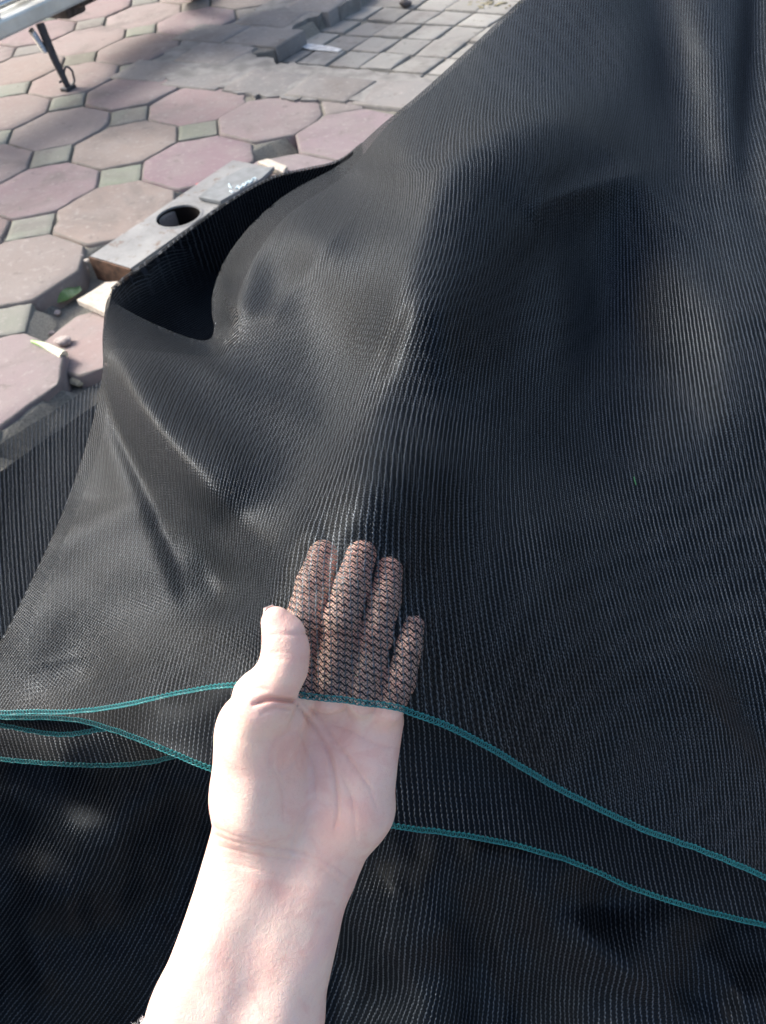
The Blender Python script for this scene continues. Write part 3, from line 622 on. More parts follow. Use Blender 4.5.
def surface_nets(fn, lo, hi, h):
    ax = [np.arange(lo[k], hi[k] + h, h) for k in range(3)]
    X, Y, Z = np.meshgrid(*ax, indexing='ij'); P = np.stack([X, Y, Z], -1); F = np.empty(X.shape)
    k = 5; cx = [a[::k] for a in ax]; Cg = np.stack(np.meshgrid(*[a + h * (k - 1) / 2 for a in cx], indexing='ij'), -1); Fc0 = hand_sdf(Cg)
    big = np.repeat(np.repeat(np.repeat(Fc0, k, 0), k, 1), k, 2)[:X.shape[0], :X.shape[1], :X.shape[2]]; F[:] = big
    m = np.abs(big) < h * k * 1.6 + .002; F[m] = fn(P[m])
    S = F < 0; nx, ny, nz = F.shape
    cnt = np.zeros((nx - 1, ny - 1, nz - 1), int)
    for a in (0, 1):
        for b in (0, 1):
            for c in (0, 1): cnt += S[a:nx - 1 + a, b:ny - 1 + b, c:nz - 1 + c]
    act = (cnt > 0) & (cnt < 8); idx = -np.ones(act.shape, int); I = np.argwhere(act); idx[act] = np.arange(len(I))
    acc = np.zeros((len(I), 3)); num = np.zeros(len(I))
    for axis in range(3):
        for o1 in (0, 1):
            for o2 in (0, 1):
                a = I.copy(); oth = [k for k in range(3) if k != axis]; a[:, oth[0]] += o1; a[:, oth[1]] += o2; b = a.copy(); b[:, axis] += 1
                fa = F[a[:, 0], a[:, 1], a[:, 2]]; fb = F[b[:, 0], b[:, 1], b[:, 2]]; m = (fa < 0) != (fb < 0); t = np.where(m, fa / (fa - fb + 1e-15), 0)
                q = a.astype(float); q[:, axis] += t; acc[m] += q[m]; num[m] += 1
    V = acc / num[:, None] * h + np.array(lo); Fc = []
    for axis in range(3):
        sl0 = [slice(1, -1)] * 3; sl1 = [slice(1, -1)] * 3; sl0[axis] = slice(0, -1); sl1[axis] = slice(1, None)
        m = S[tuple(sl0)] != S[tuple(sl1)]; K = np.argwhere(m); off = np.array([1, 1, 1]); off[axis] = 0; K = K + off
        s0 = S[K[:, 0], K[:, 1], K[:, 2]]; o = [k for k in range(3) if k != axis]
        def cell(d1, d2):
            c = K.copy(); c[:, o[0]] -= d1; c[:, o[1]] -= d2; return idx[c[:, 0], c[:, 1], c[:, 2]]
        Q = np.stack([cell(0, 0), cell(1, 0), cell(1, 1), cell(0, 1)], -1)
        flip = s0 if axis != 1 else ~s0
        Q[~flip] = Q[~flip][:, ::-1]; Q = Q[(Q >= 0).all(1)]; Fc.append(Q)
    return V, np.vstack(Fc)
hV, hF = surface_nets(hand_full, (px(120, 0, .40)[0], px(0, 525, .40)[1] , .305), (px(440, 0, .40)[0], px(0, 1110, .37)[1], .420), .001)
for _ in range(2):
    f0 = hand_full(hV); g = np.stack([(hand_full(hV + d) - f0) / 4e-4 for d in np.eye(3) * 4e-4], -1)
    hV = hV - np.clip(f0[:, None] * g / ((g ** 2).sum(1)[:, None] + 1e-6), -.0008, .0008) * .8

def skin_material():
    n = N('pale_skin'); co = n.coord('Object')
    f = n.noise(co, 28, 4, .55); f2 = n.noise(co, 110, 4, .6); red = n.attr('red')
    c = n.mix(n.mapr(f, .35, .68, 0, 1), (.80, .60, .50), (.80, .52, .44))
    c = n.mix(n.mapr(f2, .5, .75, 0, .25), c, (.72, .44, .38))
    v = n.noise(co, 18, 2, .4, 1.2); vein = n.mapr(n.math('ABSOLUTE', n.math('SUBTRACT', v, .5)), .0, .05, .10, 0)
    c = n.mix(vein, c, (.55, .50, .55))
    sp_ = n.xyz(red); sep = sp_[0]
    c = n.mix(n.math('MULTIPLY', sep, .7), c, (.72, .34, .28))
    c = n.mix(n.math('MULTIPLY', sp_[1], .32), c, (.60, .27, .20))
    c = n.mix(n.mapr(n.noise(co, 60, 3, .6, .8), .48, .70, 0, .45), c, (.72, .40, .34))
    c = n.mix(n.mapr(n.noise(co, 420, 3, .7), .52, .7, 0, .18), c, (.66, .40, .33))
    fine_ = n.noise(co, 1500, 2, .6); wr = n.noise(co, 330, 5, .7, .6)
    n.set(Base_Color=c, Roughness=.5, Specular_IOR_Level=.35, Subsurface_Weight=.25, Subsurface_Radius=(1., .35, .2), Subsurface_Scale=.004,
          Normal=n.bump(n.math('ADD', wr, n.math('MULTIPLY', fine_, .4)), .6, .0008))
    return n.m
MAT['skin'] = skin_material()
person = mesh_obj('person', CAM + hV @ Mw.T, hF, MAT['skin'])
tag(person, 'left hand and bare forearm, palm up, fingers under the net and thumb over its edge', 'person')
u_ = hV[:, 0] / hV[:, 2] * FPX + 383; v_ = hV[:, 1] / hV[:, 2] * FPX + 512
red = np.zeros(len(hV))
for J in FING:
    red = np.maximum(red, np.exp(-(np.linalg.norm(hV - J[0][0], axis=1) / .012) ** 2) * .5)
    red = np.maximum(red, np.exp(-(np.linalg.norm(hV - J[2][0], axis=1) / .010) ** 2) * .15)
cr = np.zeros(len(hV))
for poly, dep, w, zmax in CREASES: cr = np.maximum(cr, (hV[:, 2] < zmax) * min(1, dep / .0014) * np.exp(-(seg2(u_, v_, poly) / (w * 1.1)) ** 2))
for (a, b, r, k) in ((283, 614, 12, .35), (300, 660, 22, .45), (282, 700, 16, .6), (395, 735, 20, .35), (350, 840, 30, .25), (375, 810, 30, .3)):
    red = np.maximum(red, k * np.exp(-((u_ - a) ** 2 + (v_ - b) ** 2) / r ** 2))
at_ = person.data.color_attributes.new('red', 'FLOAT_COLOR', 'POINT'); at_.data.foreach_set('color', np.stack([red, cr, red, np.ones_like(red)], 1).astype(np.float32).ravel())
bm = bmesh.new(); bm.from_mesh(person.data); bmesh.ops.recalc_face_normals(bm, faces=bm.faces[:]); bm.to_mesh(person.data); bm.free()
# thumb nail, seen almost edge on along the far side of the tip
nV = []; nF = []
ca = px(271.5, 621, .3352); ax_u = np.array([-.35, -.94, 0]); ax_u /= np.linalg.norm(ax_u); ax_n = np.array([-.80, .30, .45]); ax_n -= (ax_n @ ax_u) * ax_u; ax_n /= np.linalg.norm(ax_n); ax_w = np.cross(ax_u, ax_n)
NU, NW = 14, 12
for top in (1, 0):
    for i in range(NU):
        for j in range(NW):
            a = i / (NU - 1) * 2 - 1; b = j / (NW - 1) * 2 - 1; wd = .0052 * math.sqrt(max(0, 1 - abs(a) ** 3.2 * .75))
            nV.append(ca + ax_u * a * .0065 + ax_w * b * wd + ax_n * (.0015 - .0024 * b * b - .0008 * a * a + (.0004 if top else 0)))
g1 = grid_faces(NU, NW).tolist(); nF = g1 + [[x + NU * NW for x in f][::-1] for f in g1]
for i in range(NU - 1):
    for j in (0, NW - 1): nF.append([i * NW + j, (i + 1) * NW + j, (i + 1) * NW + j + NU * NW, i * NW + j + NU * NW])
for j in range(NW - 1):
    for i in (0, NU - 1): nF.append([i * NW + j, i * NW + j + 1, i * NW + j + 1 + NU * NW, i * NW + j + NU * NW])
nm = N('nail'); nm.set(Base_Color=(.84, .68, .60), Roughness=.3, Subsurface_Weight=.1, Subsurface_Scale=.002)
mesh_obj('thumb_nail', CAM + np.array(nV) @ Mw.T, nF, nm.m, person)
# fleecy sleeve cuff, just reaching into the picture at the lower left
b = MB(); K = 22; axc = np.array([px(235, 1000, .372), px(185, 1200, .369)]); rows = 40; cols = 90
a0, a1 = px(214, 1056, .373), px(174, 1240, .366); ud = a1 - a0; ud /= np.linalg.norm(ud); zd = np.array([0, 0, 1.]); wd = np.cross(ud, zd); wd /= np.linalg.norm(wd); zd = np.cross(wd, ud)
Vc = []
for i in range(rows):
    t = i / (rows - 1)
    for j in range(cols):
        th = 2 * math.pi * j / cols; thick = .0035 * math.sin(min(1, t * 6) * math.pi / 2)
        sh = .008 * max(0, 1 - t * 16); R = np.array([.0410 + thick + .004 * t - sh, .030 + thick + .010 * t - sh]) * (1 + .012 * math.sin(9 * th) * math.cos(14 * t)) 
        Vc.append(a0 + ud * (t * .20 - .012 * math.cos(th) * (1 - t) * -1) + wd * math.cos(th) * R[0] * 1. + zd * math.sin(th) * R[1] + rng.normal(size=3) * .0007)
Fc = [[i * cols + j, i * cols + (j + 1) % cols, (i + 1) * cols + (j + 1) % cols, (i + 1) * cols + j] for i in range(rows - 1) for j in range(cols)]
Fc.append(list(range((rows - 1) * cols, rows * cols)))
cuffV = CAM + np.array(Vc) @ Mw.T
cuff = mesh_obj('sleeve', cuffV, Fc, MAT['cuff'], person); bm = bmesh.new(); bm.from_mesh(cuff.data); bmesh.ops.recalc_face_normals(bm, faces=bm.faces[:]); bm.to_mesh(cuff.data); bm.free(); cuff['label'] = 'pale fleecy sleeve edge'
fz = MB()
for k in range(2600):
    i = int(abs(rng.normal()) * 3) % rows; j = rng.integers(cols); p0 = cuffV[i * cols + j]; c0 = cuffV[i * cols:(i + 1) * cols].mean(0)
    o = p0 - c0; o /= np.linalg.norm(o); d = o * .8 + rng.normal(size=3) * .6 - (Mw @ ud) * .5; d /= np.linalg.norm(d); L = .001 + .0022 * rng.random()
    fz.tube([p0 - o * .001, p0 + d * L * .5, p0 + d * L + rng.normal(size=3) * .0006], [.00014, .0001, .00004], 3, False)
fz.build('fleece_fibres', MAT['cuff'], cuff)['kind'] = 'stuff'

# ================================================================== PAVING
Oa = gp(115., 211.); tA = np.array([.743728518, -.668481781, 0]); tB = np.array([.668481781, .743728518, 0])
Oa = np.array([-.65685397, 2.30524442, 0]) * (TILE / .36)
def lat(i, j, z=0.): return Oa + TILE * (i * tA + j * tB) + np.array([0, 0, z])
def inpoly(p, poly):
    x, y = p[:2]; c = False; n = len(poly)
    for i in range(n):
        x1, y1 = poly[i][:2]; x2, y2 = poly[(i + 1) % n][:2]
        if (y1 > y) != (y2 > y) and x < (x2 - x1) * (y - y1) / (y2 - y1 + 1e-12) + x1: c = not c
    return c
SLABS = [gp(*q) for q in ((140, 74), (188, 37), (236, 22), (268, 4), (300, -25), (400, -45), (352, 0), (300, 24), (247, 50), (262, 60), (300, 66), (360, 72), (440, 82), (500, 86), (470, 118), (400, 104), (330, 101), (290, 100), (250, 96), (216, 88), (180, 82))]
COB = [gp(*q) for q in ((250, 53), (352, 0), (400, -45), (560, -60), (900, -60), (900, 100), (440, 82), (360, 72), (300, 66), (262, 60))]
BEAM_FOOT = [gp(*q) for q in ((88, 256), (201, 177), (300, 130), (345, 150), (246, 200), (139, 270))]
PIT = [lat(.48, -.45), lat(.30, -.75), lat(.5, -1.2), lat(.8, -1.5), lat(.9, -1.75), lat(1.5, -1.75), lat(1.6, -2.4), lat(2.6, -2), lat(2.4, .6), lat(1.4, .6), lat(.9, .1)]
class Tiles:
    def __init__(s): s.V = []; s.F = []; s.T = []; s.E = []
    def tile(s, pts, z, h, tint, bev=.0045, tilt=None, c=None):
        P = np.array(pts, float); n = len(P); c = P.mean(0); q = P - c
        # subdivide the outline a little so that chipped edges are possible
        Q = []
        for i in range(n):
            a, b_ = q[i], q[(i + 1) % n]
            for t in (0, .25, .5, .75): Q.append(a * (1 - t) + b_ * t)
        Q = np.array(Q); n = len(Q); Q[:, :2] *= (1 - np.abs(rng.normal(size=(n, 1))) * .010)
        if rng.random() < .3: Q[rng.integers(n), :2] *= .95
        tilt = rng.normal(size=2) * .010 if tilt is None else np.array(tilt)
        rings = [(1., 0., 0.), (1., h - bev, .6), (1 - bev * .45 / .12, h - bev * .25, 1.), (1 - bev * 1.3 / .12, h, .35), (.72, h + .0006, 0.), (.0001, h + .0008, 0.)]
        b0 = len(s.V)
        for k, (sc, hh, e) in enumerate(rings):
            for v in Q:
                x = v * sc; zz = z - h + hh + (x[:2] @ tilt); s.V.append((c[0] + x[0], c[1] + x[1], zz + (rng.normal() * .0006 if k in (2, 3) else 0))); s.T.append(tint); s.E.append(e)
        for r in range(len(rings) - 1):
            for i in range(n):
                j = (i + 1) % n; s.F.append((b0 + r * n + i, b0 + r * n + j, b0 + (r + 1) * n + j, b0 + (r + 1) * n + i))
    def build(s, name, parent=None):
        o = mesh_obj(name, s.V, s.F, MAT['paver'], parent, True)
        a = o.data.color_attributes.new('tint', 'FLOAT_COLOR', 'POINT'); a.data.foreach_set('color', np.c_[np.array(s.T), np.ones(len(s.T))].astype(np.float32).ravel())
        e = o.data.attributes.new('edge', 'FLOAT', 'POINT'); e.data.foreach_set('value', np.array(s.E, np.float32))
        o.data.set_sharp_from_angle(angle=math.radians(50)); return o
cc = .275; g_ = .008
def octo(i, j, z=0, gap=g_, rot=0.):
    k = .5 - gap; q = .5 - cc
    pts = [(k, -q), (k, q), (q, k), (-q, k), (-k, q), (-k, -q), (-q, -k), (q, -k)]; c_, s_ = math.cos(rot), math.sin(rot)
    return [lat(i + x * c_ - y * s_, j + x * s_ + y * c_, z) for x, y in pts]
def sq(i, j, gap=g_):
    k = cc - gap * 1.3; return [lat(i + k, j), lat(i, j + k), lat(i - k, j), lat(i, j - k)]
def pink(): 
    v = 1 + rng.normal() * .06; return np.clip(np.array([.252, .205, .202]) * v + rng.normal(size=3) * .008, .05, .8)
def green():
    v = 1 + rng.normal() * .10; return np.clip(np.array([.205, .212, .180]) * v + rng.normal(size=3) * .008, .05, .8)
T = Tiles()
for i in range(-14, 10):
    for j in range(-9, 16):
        c = lat(i, j)
        if c[1] < -.6 : continue
        if not (inpoly(c, SLABS) or inpoly(c, COB) or inpoly(c, PIT) or (inpoly(c, BEAM_FOOT) and (i, j) != (1, 1))) and (i, j) not in ((1, 0), (1, -1), (2, -1), (2, -2), (2, 0)): T.tile(octo(i, j), rng.normal() * .0015, .055, pink())
        c = lat(i + .5, j + .5)
        if not (inpoly(c, SLABS) or inpoly(c, COB) or inpoly(c, PIT) or inpoly(c, BEAM_FOOT)) : T.tile(sq(i + .5, j + .5), rng.normal() * .0015 - .001, .055, green(), .005)
tag(T.build('pavement'), 'pink octagonal pavers with small green-grey squares', kind='structure')
# grey slabs, 1 cm proud, and the sunken field of square setts beyond them
p00, p10, p20, p01 = (gp(*q, -.045) for q in ((353, 59), (386, 61.5), (419, 64), (376, 44)))
e1 = (p20 - p00) / 2; e2 = p01 - p00
T2 = Tiles()
for i in range(-30, 40):
    for j in range(-20, 30):
        c = p00 + e1 * i + e2 * j
        if inpoly(c, COB):
            k = .47; o_ = [c + e1 * (a * k) + e2 * (b_ * k) for a, b_ in ((-1, -1), (1, -1), (1, 1), (-1, 1))]; o_ = [np.array([*q[:2], 0]) + np.r_[rng.normal(size=2) * .003, 0] for q in o_]
            v = .31 * (1 + rng.normal() * .10); T2.tile(o_, -.045 + rng.normal() * .002, .05, np.array([v, v * .99, v * .90]), .006)
tag(T2.build('sett_paving'), 'sunken grey square setts', kind='structure')
T3 = Tiles()
s1 = e1 * 1.9; s2 = e2 * 1.25
for j in range(-16, 26):
    off = rng.random() * .9
    for i in range(-16, 16):
        c = p00 + s1 * (i + off) + s2 * j
        if inpoly(c, SLABS):
            k = .485; o_ = [c + s1 * (a * k) + s2 * (b_ * k) for a, b_ in ((-1, -1), (1, -1), (1, 1), (-1, 1))]; o_ = [np.array([*q[:2], 0]) + np.r_[rng.normal(size=2) * .005, 0] for q in o_]
            v = .215 * (1 + rng.normal() * .08); T3.tile(o_, .0065 + rng.normal() * .0012, .05, np.array([v, v * .98, v * .95]), .006)
cm = plain('smeared_cement', (.21, .205, .195), .9, 0, 18, .25, .6, 120, .2, .003)
SP = []
for a, b_ in zip(SLABS, SLABS[1:] + SLABS[:1]):
    for t in np.linspace(0, 1, 8)[:-1]: SP.append(np.array([*(a + (b_ - a) * t)[:2] + rng.normal(size=2) * .010, 0]))
bmc = MB(); bmc.add([p + [0, 0, .0045] for p in SP] + [p + [0, 0, -.06] for p in SP], [tuple(range(len(SP)))[::-1]] + [(i, (i + 1) % len(SP), len(SP) + (i + 1) % len(SP), len(SP) + i) for i in range(len(SP))])
tag(bmc.build('kerb_mortar', cm), 'grey cement smeared between the slabs', kind='structure')
tag(T3.build('kerb_slabs'), 'worn grey stone slabs edging the pavers', kind='structure')
# ground: one sheet to the horizon, sunk under the pit and the setts
def axis(c, near, far): 
    a = np.arange(-near, near + .001, .025); b_ = np.geomspace(near + .05, far, 26); return c + np.r_[-b_[::-1], a, b_]
gx, gy = axis(-.2, 1.8, 120), axis(2.4, 2.6, 120)
GX, GY = np.meshgrid(gx, gy); GZ = np.full(GX.shape, -.0075)
for r in range(GX.shape[0]):
    for c_ in range(GX.shape[1]):
        if abs(GX[r, c_]) < 3 and -1 < GY[r, c_] < 6:
            q = (GX[r, c_], GY[r, c_])
            if inpoly(q, PIT) or inpoly(q, BEAM_FOOT): GZ[r, c_] = -.050
            elif inpoly(q, COB): GZ[r, c_] = -.053
GZ += rng.normal(size=GZ.shape) * .0012
soil = N('soil_in_joints'); co = soil.coord('Object'); fs = soil.noise(co, 14, 6, .65); f3 = soil.noise(co, 240, 4, .7)
soil.set(Base_Color=soil.mix(soil.mapr(f3, .3, .7), soil.mix(fs, (.12, .12, .105), (.19, .185, .155)), (.27, .26, .23)), Roughness=.95, Specular_IOR_Level=.1, Normal=soil.bump(f3, .8, .004))
tag(mesh_obj('ground', np.stack([GX, GY, GZ], -1).reshape(-1, 3), grid_faces(*GX.shape), soil.m), 'dark gritty soil between and under the pavers', kind='structure')

# ================================================================== LOOSE THINGS ON THE PAVING
t = Tiles(); 
c0 = gp(99., 338., -.025); base = octo(0, 0); cen = np.mean(base, 0); r_ = math.radians(8)
pts = [np.array([c0[0] + (p - cen)[0] * math.cos(r_) - (p - cen)[1] * math.sin(r_), c0[1] + (p - cen)[0] * math.sin(r_) + (p - cen)[1] * math.cos(r_), 0]) for p in base]
pts = [np.array([c0[0], c0[1], 0]) + (p - np.array([c0[0], c0[1], 0])) * .82 for p in pts]
t.tile(pts, -.024, .045, np.array([.28, .215, .205]), .006, (.03, -.05))
o = t.build('loose_paver'); tag(o, 'sunken pink paver lying loose below the broken edge of the paving', 'paver')

# steel box beam
beam = empty('steel_box_beam', gp(150., 250., -.05))
tag(beam, 'grey rectangular steel beam with a round hole, one rusty end, lying by the net', 'steel beam')
zt = .008; q0, q1 = gp(90., 256., zt), gp(139., 268.5, zt); q2, q3 = gp(246., 197., zt), gp(201., 177., zt)
ax = ((q3 + q2) - (q0 + q1)) / 2; Lb = np.linalg.norm(ax) * 1.35; ax /= np.linalg.norm(ax); wv_ = (q1 - q0); wv_ -= (wv_ @ ax) * ax; Wb = .134; wv_ /= np.linalg.norm(wv_)
org = q0; hb = .062; up = np.array([0, 0, 1.])
q0b = gp(90., 256., zt)
def bp(x, y, z): return org + wv_ * x + ax * y + up * z
hc = gp(183.5, 217.5, zt) - org; hx, hy = hc @ wv_, hc @ ax; Rh = .054
print('BEAM', Wb, 'hole at', hx, hy, 'len', Lb, 'px w', np.linalg.norm(q1 - q0))
hx = min(max(hx, Rh + .008), Wb - Rh - .008)
b = MB(); ring = []; n_ = 64; sq0, sq1 = hy - Wb / 2, hy + Wb / 2
for k in range(n_):
    a = 2 * math.pi * k / n_; c_, s_ = math.cos(a), math.sin(a)
    tt = min((Wb - hx) / c_ if c_ > 1e-6 else 9, -hx / c_ if c_ < -1e-6 else 9, (Wb / 2) / abs(s_) if abs(s_) > 1e-6 else 9)
    ring.append((bp(hx + Rh * c_, hy + Rh * s_, 0), bp(hx + tt * c_, hy + tt * s_, 0), bp(hx + Rh * c_, hy + Rh * s_, -.004)))
V = [p for r in ring for p in r]; F = []
for k in range(n_):
    j = (k + 1) % n_; F += [(3 * k, 3 * j, 3 * j + 1, 3 * k + 1), (3 * k, 3 * k + 2, 3 * j + 2, 3 * j)]
b.add(V, F)
cs = [bp(0, sq0, 0), bp(Wb, sq0, 0), bp(Wb, sq1, 0), bp(0, sq1, 0)]
b.add([bp(0, 0, 0), bp(Wb, 0, 0), cs[1], cs[0]], [(0, 1, 2, 3)]); b.add([cs[3], cs[2], bp(Wb, Lb, 0), bp(0, Lb, 0)], [(0, 1, 2, 3)])
b.build('top_plate', MAT['steel'], beam)
b = MB()
for x in (-.0001, Wb + .0001): b.box(bp(x + (.002 if x < .01 else -.002), Lb / 2, -hb / 2 - .001), (.002, Lb / 2, hb / 2), np.stack([wv_, ax, up], 1))
b.build('side_wall', MAT['steel'], beam)
b = MB(); b.box(bp(Wb / 2, Lb / 2, -hb), (Wb / 2 - .003, Lb / 2, .002), np.stack([wv_, ax, up], 1)); b.build('bottom_plate', MAT['rust'], beam)
b = MB(); b.box(bp(Wb / 2, -.002, -hb / 2), (Wb / 2 + .002, .0025, hb / 2 - .0015), np.stack([wv_, ax, up], 1), .001); b.build('end_plate', MAT['rust'], beam)['label'] = 'rusty brown end plate'
b = MB(); b.lathe([(Rh + .006, .0), (Rh + .0055, .0012), (Rh, .0014), (Rh - .001, -.002)], bp(hx, hy, 0), up, 64); b.build('hole_rim', MAT['steel'], beam, True)

b = MB()  # black liner added in the beam: the hole's inner shade as colour
for x in (.006, Wb - .006): b.box(bp(x, Lb / 2, -hb / 2 - .004), (.0015, Lb / 2 - .01, hb / 2 - .006), np.stack([wv_, ax, up], 1))
b.box(bp(Wb / 2, Lb / 2, -hb + .005), (Wb / 2 - .008, Lb / 2 - .01, .001), np.stack([wv_, ax, up], 1)); b.lathe([(Rh - .0005, -.0035), (Rh - .0005, -.048), (0, -.048)], bp(hx, hy, 0), up, 48); b.build('hole_shade_liner', plain('hole_shade_black', (.012, .010, .009), .95, spec=.1), beam)

# slate with chalk marks
zs = zt + .003; sl = [gp(*q, zs) for q in ((199.5, 200), (221, 204.5), (262, 182), (275, 170), (245, 171), (222, 182))]
b = MB(); b.prism(sl, (0, 0, .009), .0015); o = b.build('slate_chip', MAT['slate']); tag(o, 'flat grey slate piece with pale blue chalk scribbles, resting on the steel beam', 'slate')
b = MB()
for line in ([(229, 184), (230, 187), (232, 187.5)], [(230, 191), (233, 192.5)], [(236, 189), (238, 186), (240, 189), (242, 185.5)], [(243, 184), (245, 186), (246, 182.5)], [(247, 183.5), (249, 181), (250, 183), (252, 180.5)], [(252, 179.5), (255, 178), (255.5, 180)]):
    P = [gp(*q, zs + .0100) for q in line]; b.tube(fine([np.array(p) for p in P], 12), .0022, 6)
o = b.build('chalk_marks', MAT['chalk'], o)
o2 = MB(); o2.prism([gp(*q, .001) for q in ((196, 186), (203, 183.5), (208, 184.5), (203, 189), (197, 189.5))], (0, 0, .006), .001)
m = plain('red_paper', (.45, .13, .14), .8); tag(o2.build('paper_scrap', m), 'tiny dull red paper scrap beside the slate', 'scrap')
o2 = MB(); o2.prism([gp(*q, .002) for q in ((258, 165), (268, 162), (288, 170), (284, 176), (272, 172))], (0, 0, .010), .002)
tag(o2.build('plaster_chip', MAT['chip']), 'pale plaster chip on the pavers just past the slate', 'chip')

# chip, leaf, leek, pebbles, straw in the hollow
def rock(name, c, size, mat, label, cat, seed, flat=.6, parent=None):
    bm = bmesh.new(); bmesh.ops.create_icosphere(bm, subdivisions=3, radius=1); r = np.random.default_rng(seed); dirs = r.normal(size=(9, 3)); dirs /= np.linalg.norm(dirs, axis=1)[:, None]; cut = .62 + .3 * r.random(9)
    V = []
    for v in bm.verts:
        p = np.array(v.co[:]) 
        for d, k in zip(dirs, cut):
            e = p @ d
            if e > k: p = p - d * (e - k) * .9
        V.append(p * size * np.array([1, .75, flat]) + c)
    F = [[v.index for v in f.verts] for f in bm.faces]; bm.free(); o = mesh_obj(name, V, F, mat, parent, True); o.data.set_sharp_from_angle(angle=math.radians(25)); return tag(o, label, cat)
zc = -.022
b = MB(); b.prism([gp(*q, zc) for q in ((79, 305), (90, 310), (107, 318), (116, 308), (126, 286), (108, 287), (96, 295))], (0, 0, .014), .002)
tag(b.build('concrete_chip', MAT['chip']), 'beige broken concrete chip wedged between the beam end and the sunken paver', 'chip')
rock('stone_fragment', gp(64., 343., -.022) + [0, 0, .004], .021, MAT['stone'], 'small pinkish grey stone fragment lying on the sunken paver', 'stone', 3, .45)
rock('pebble', gp(80., 384., -.046) + [0, 0, .008], .018, MAT['pebble'], 'pale yellow pebble in the gap below the sunken paver', 'pebble', 5, .7)
for k, (u, v, s_, z) in enumerate(((88, 262, .010, -.01), (82, 257, .007, -.004), (48, 322, .009, -.045), (42, 332, .011, -.046), (52, 334, .008, -.044), (58, 314, .010, -.045), (44, 313, .008, -.045), (84, 270, .012, -.03))):
    rock('gravel_stone', gp(float(u), float(v), z) + [0, 0, s_ * .3], s_, MAT['stone'] if k % 3 else MAT['chip'], ['crumb of pale mortar at the rusty end of the beam', 'smaller mortar crumb just behind the beam corner', 'grey gravel bit under the leaf', 'largest grey gravel bit under the broken edge', 'gravel bit next to the leek end', 'gravel bit below the curled leaf', 'leftmost gravel bit against the broken edge', 'gravel lump in the dark gap at the beam end'][k], 'gravel', 20 + k)
    C.objects[-1]['group'] = 'crumbs in the hollow of the paving'
gm = N('green_leaf'); co = gm.coord('Object'); gm.set(Base_Color=gm.mix(gm.mapr(gm.noise(co, 40, 3), .35, .65), (.12, .22, .06), (.34, .42, .22)), Roughness=.5, Subsurface_Weight=.1, Subsurface_Scale=.003)
V = []; nu_, nv_ = 22, 12; pL = gp(50., 303., -.040); pR = gp(82., 290., -.034); dL = pR - pL; sd = np.cross(dL / np.linalg.norm(dL), up)
for lay in (0, .0012):
    for i in range(nu_):
        t_ = i / (nu_ - 1); w_ = .026 * math.sin(math.pi * (t_ * .86 + .07)) ** .7
        for j in range(nv_):
            s_ = j / (nv_ - 1) * 2 - 1; V.append(pL + dL * t_ - sd * s_ * w_ + up * (.004 + .018 * (1 - s_ * s_) * math.sin(math.pi * min(1, t_ + .1)) + lay))
g1 = grid_faces(nu_, nv_).tolist(); F = g1 + [[x + nu_ * nv_ for x in f][::-1] for f in g1]
for i in range(nu_ - 1):
    for j in (0, nv_ - 1): F.append([i * nv_ + j, (i + 1) * nv_ + j, (i + 1) * nv_ + j + nu_ * nv_, i * nv_ + j + nu_ * nv_])
for j in range(nv_ - 1):
    for i in (0, nu_ - 1): F.append([i * nv_ + j, i * nv_ + j + 1, i * nv_ + j + 1 + nu_ * nv_, i * nv_ + j + nu_ * nv_])
tag(mesh_obj('leaf', V, F, gm.m), 'curled green leaf lying under the broken paving edge', 'leaf')
lk = N('leek_skin'); x, y, z = lk.xyz(lk.coord('Generated')); lk.set(Base_Color=lk.mix(lk.mapr(x, .1, .6), (.22, .40, .12), (.74, .74, .58)), Roughness=.35, Subsurface_Weight=.15, Subsurface_Scale=.004)
b = MB(); A_, B_ = gp(33., 343., .000) , gp(66., 360., -.012); P = fine([A_ + up * .004, (A_ + B_) / 2 + up * .012, B_ + up * .010], 20); b.tube(P, np.linspace(.0035, .011, 20), 14)
tag(b.build('leek_end', lk.m, None, True), 'cut leek stalk, green fading to white, lying on the paver joint', 'vegetable')
b = MB(); b.tube(fine([gp(88., 384., -.05), gp(98., 375., -.04), gp(108., 369., -.035)], 10), .0024, 7); tag(b.build('straw_stalk', MAT['straw'], None, True), 'thin white stalk beside the yellow pebble at the edge of the net', 'stalk')
b = MB(); P = at(*np.array([(634., 477.), (634.7, 480), (635.6, 483), (636, 485)]).T, top_panel(*np.array([(634., 477.), (634.7, 480), (635.6, 483), (636, 485)]).T) - .0014); b.tube(fine(P, 10), .00035, 6)
tag(b.build('thread_scrap', MAT['green_thread'], None, True), 'tiny green scrap of thread caught in the black net', 'thread')
# white paint stain flake and litter along the kerb
o2 = MB(); o2.prism([gp(*q, -.042) for q in ((290, 42), (300, 43), (330, 47), (342, 50), (338, 52.5), (310, 50), (292, 45))], (0, 0, .003), .0008)
tag(o2.build('paper_litter', MAT['straw']), 'torn white paper strip lying on the setts by the kerb', 'litter')
rock('stone_fragment', gp(406., 7., -.045) + [0, 0, .01], .028, MAT['engine'], 'dark brown lump of stone on the square setts', 'stone', 11)
gr = MB()
for k in range(170):
    t_ = rng.random(); u, v = [(250 + 100 * t_ + rng.normal() * 3, 55 - 52 * t_ + rng.normal() * 2), (490 + rng.normal() * 14, 4 + rng.normal() * 3)][k % 5 == 0]; p = gp(u, v, -.047)
    s_ = .006 + .008 * rng.random(); d = rng.normal(size=3); gr.prism([p + s_ * np.array([math.cos(a + d[0]), math.sin(a + d[0]), 0]) * (.6 + .5 * rng.random()) for a in (0, 1.3, 2.5, 3.8, 5)], (0, 0, s_ * .5), s_ * .2)
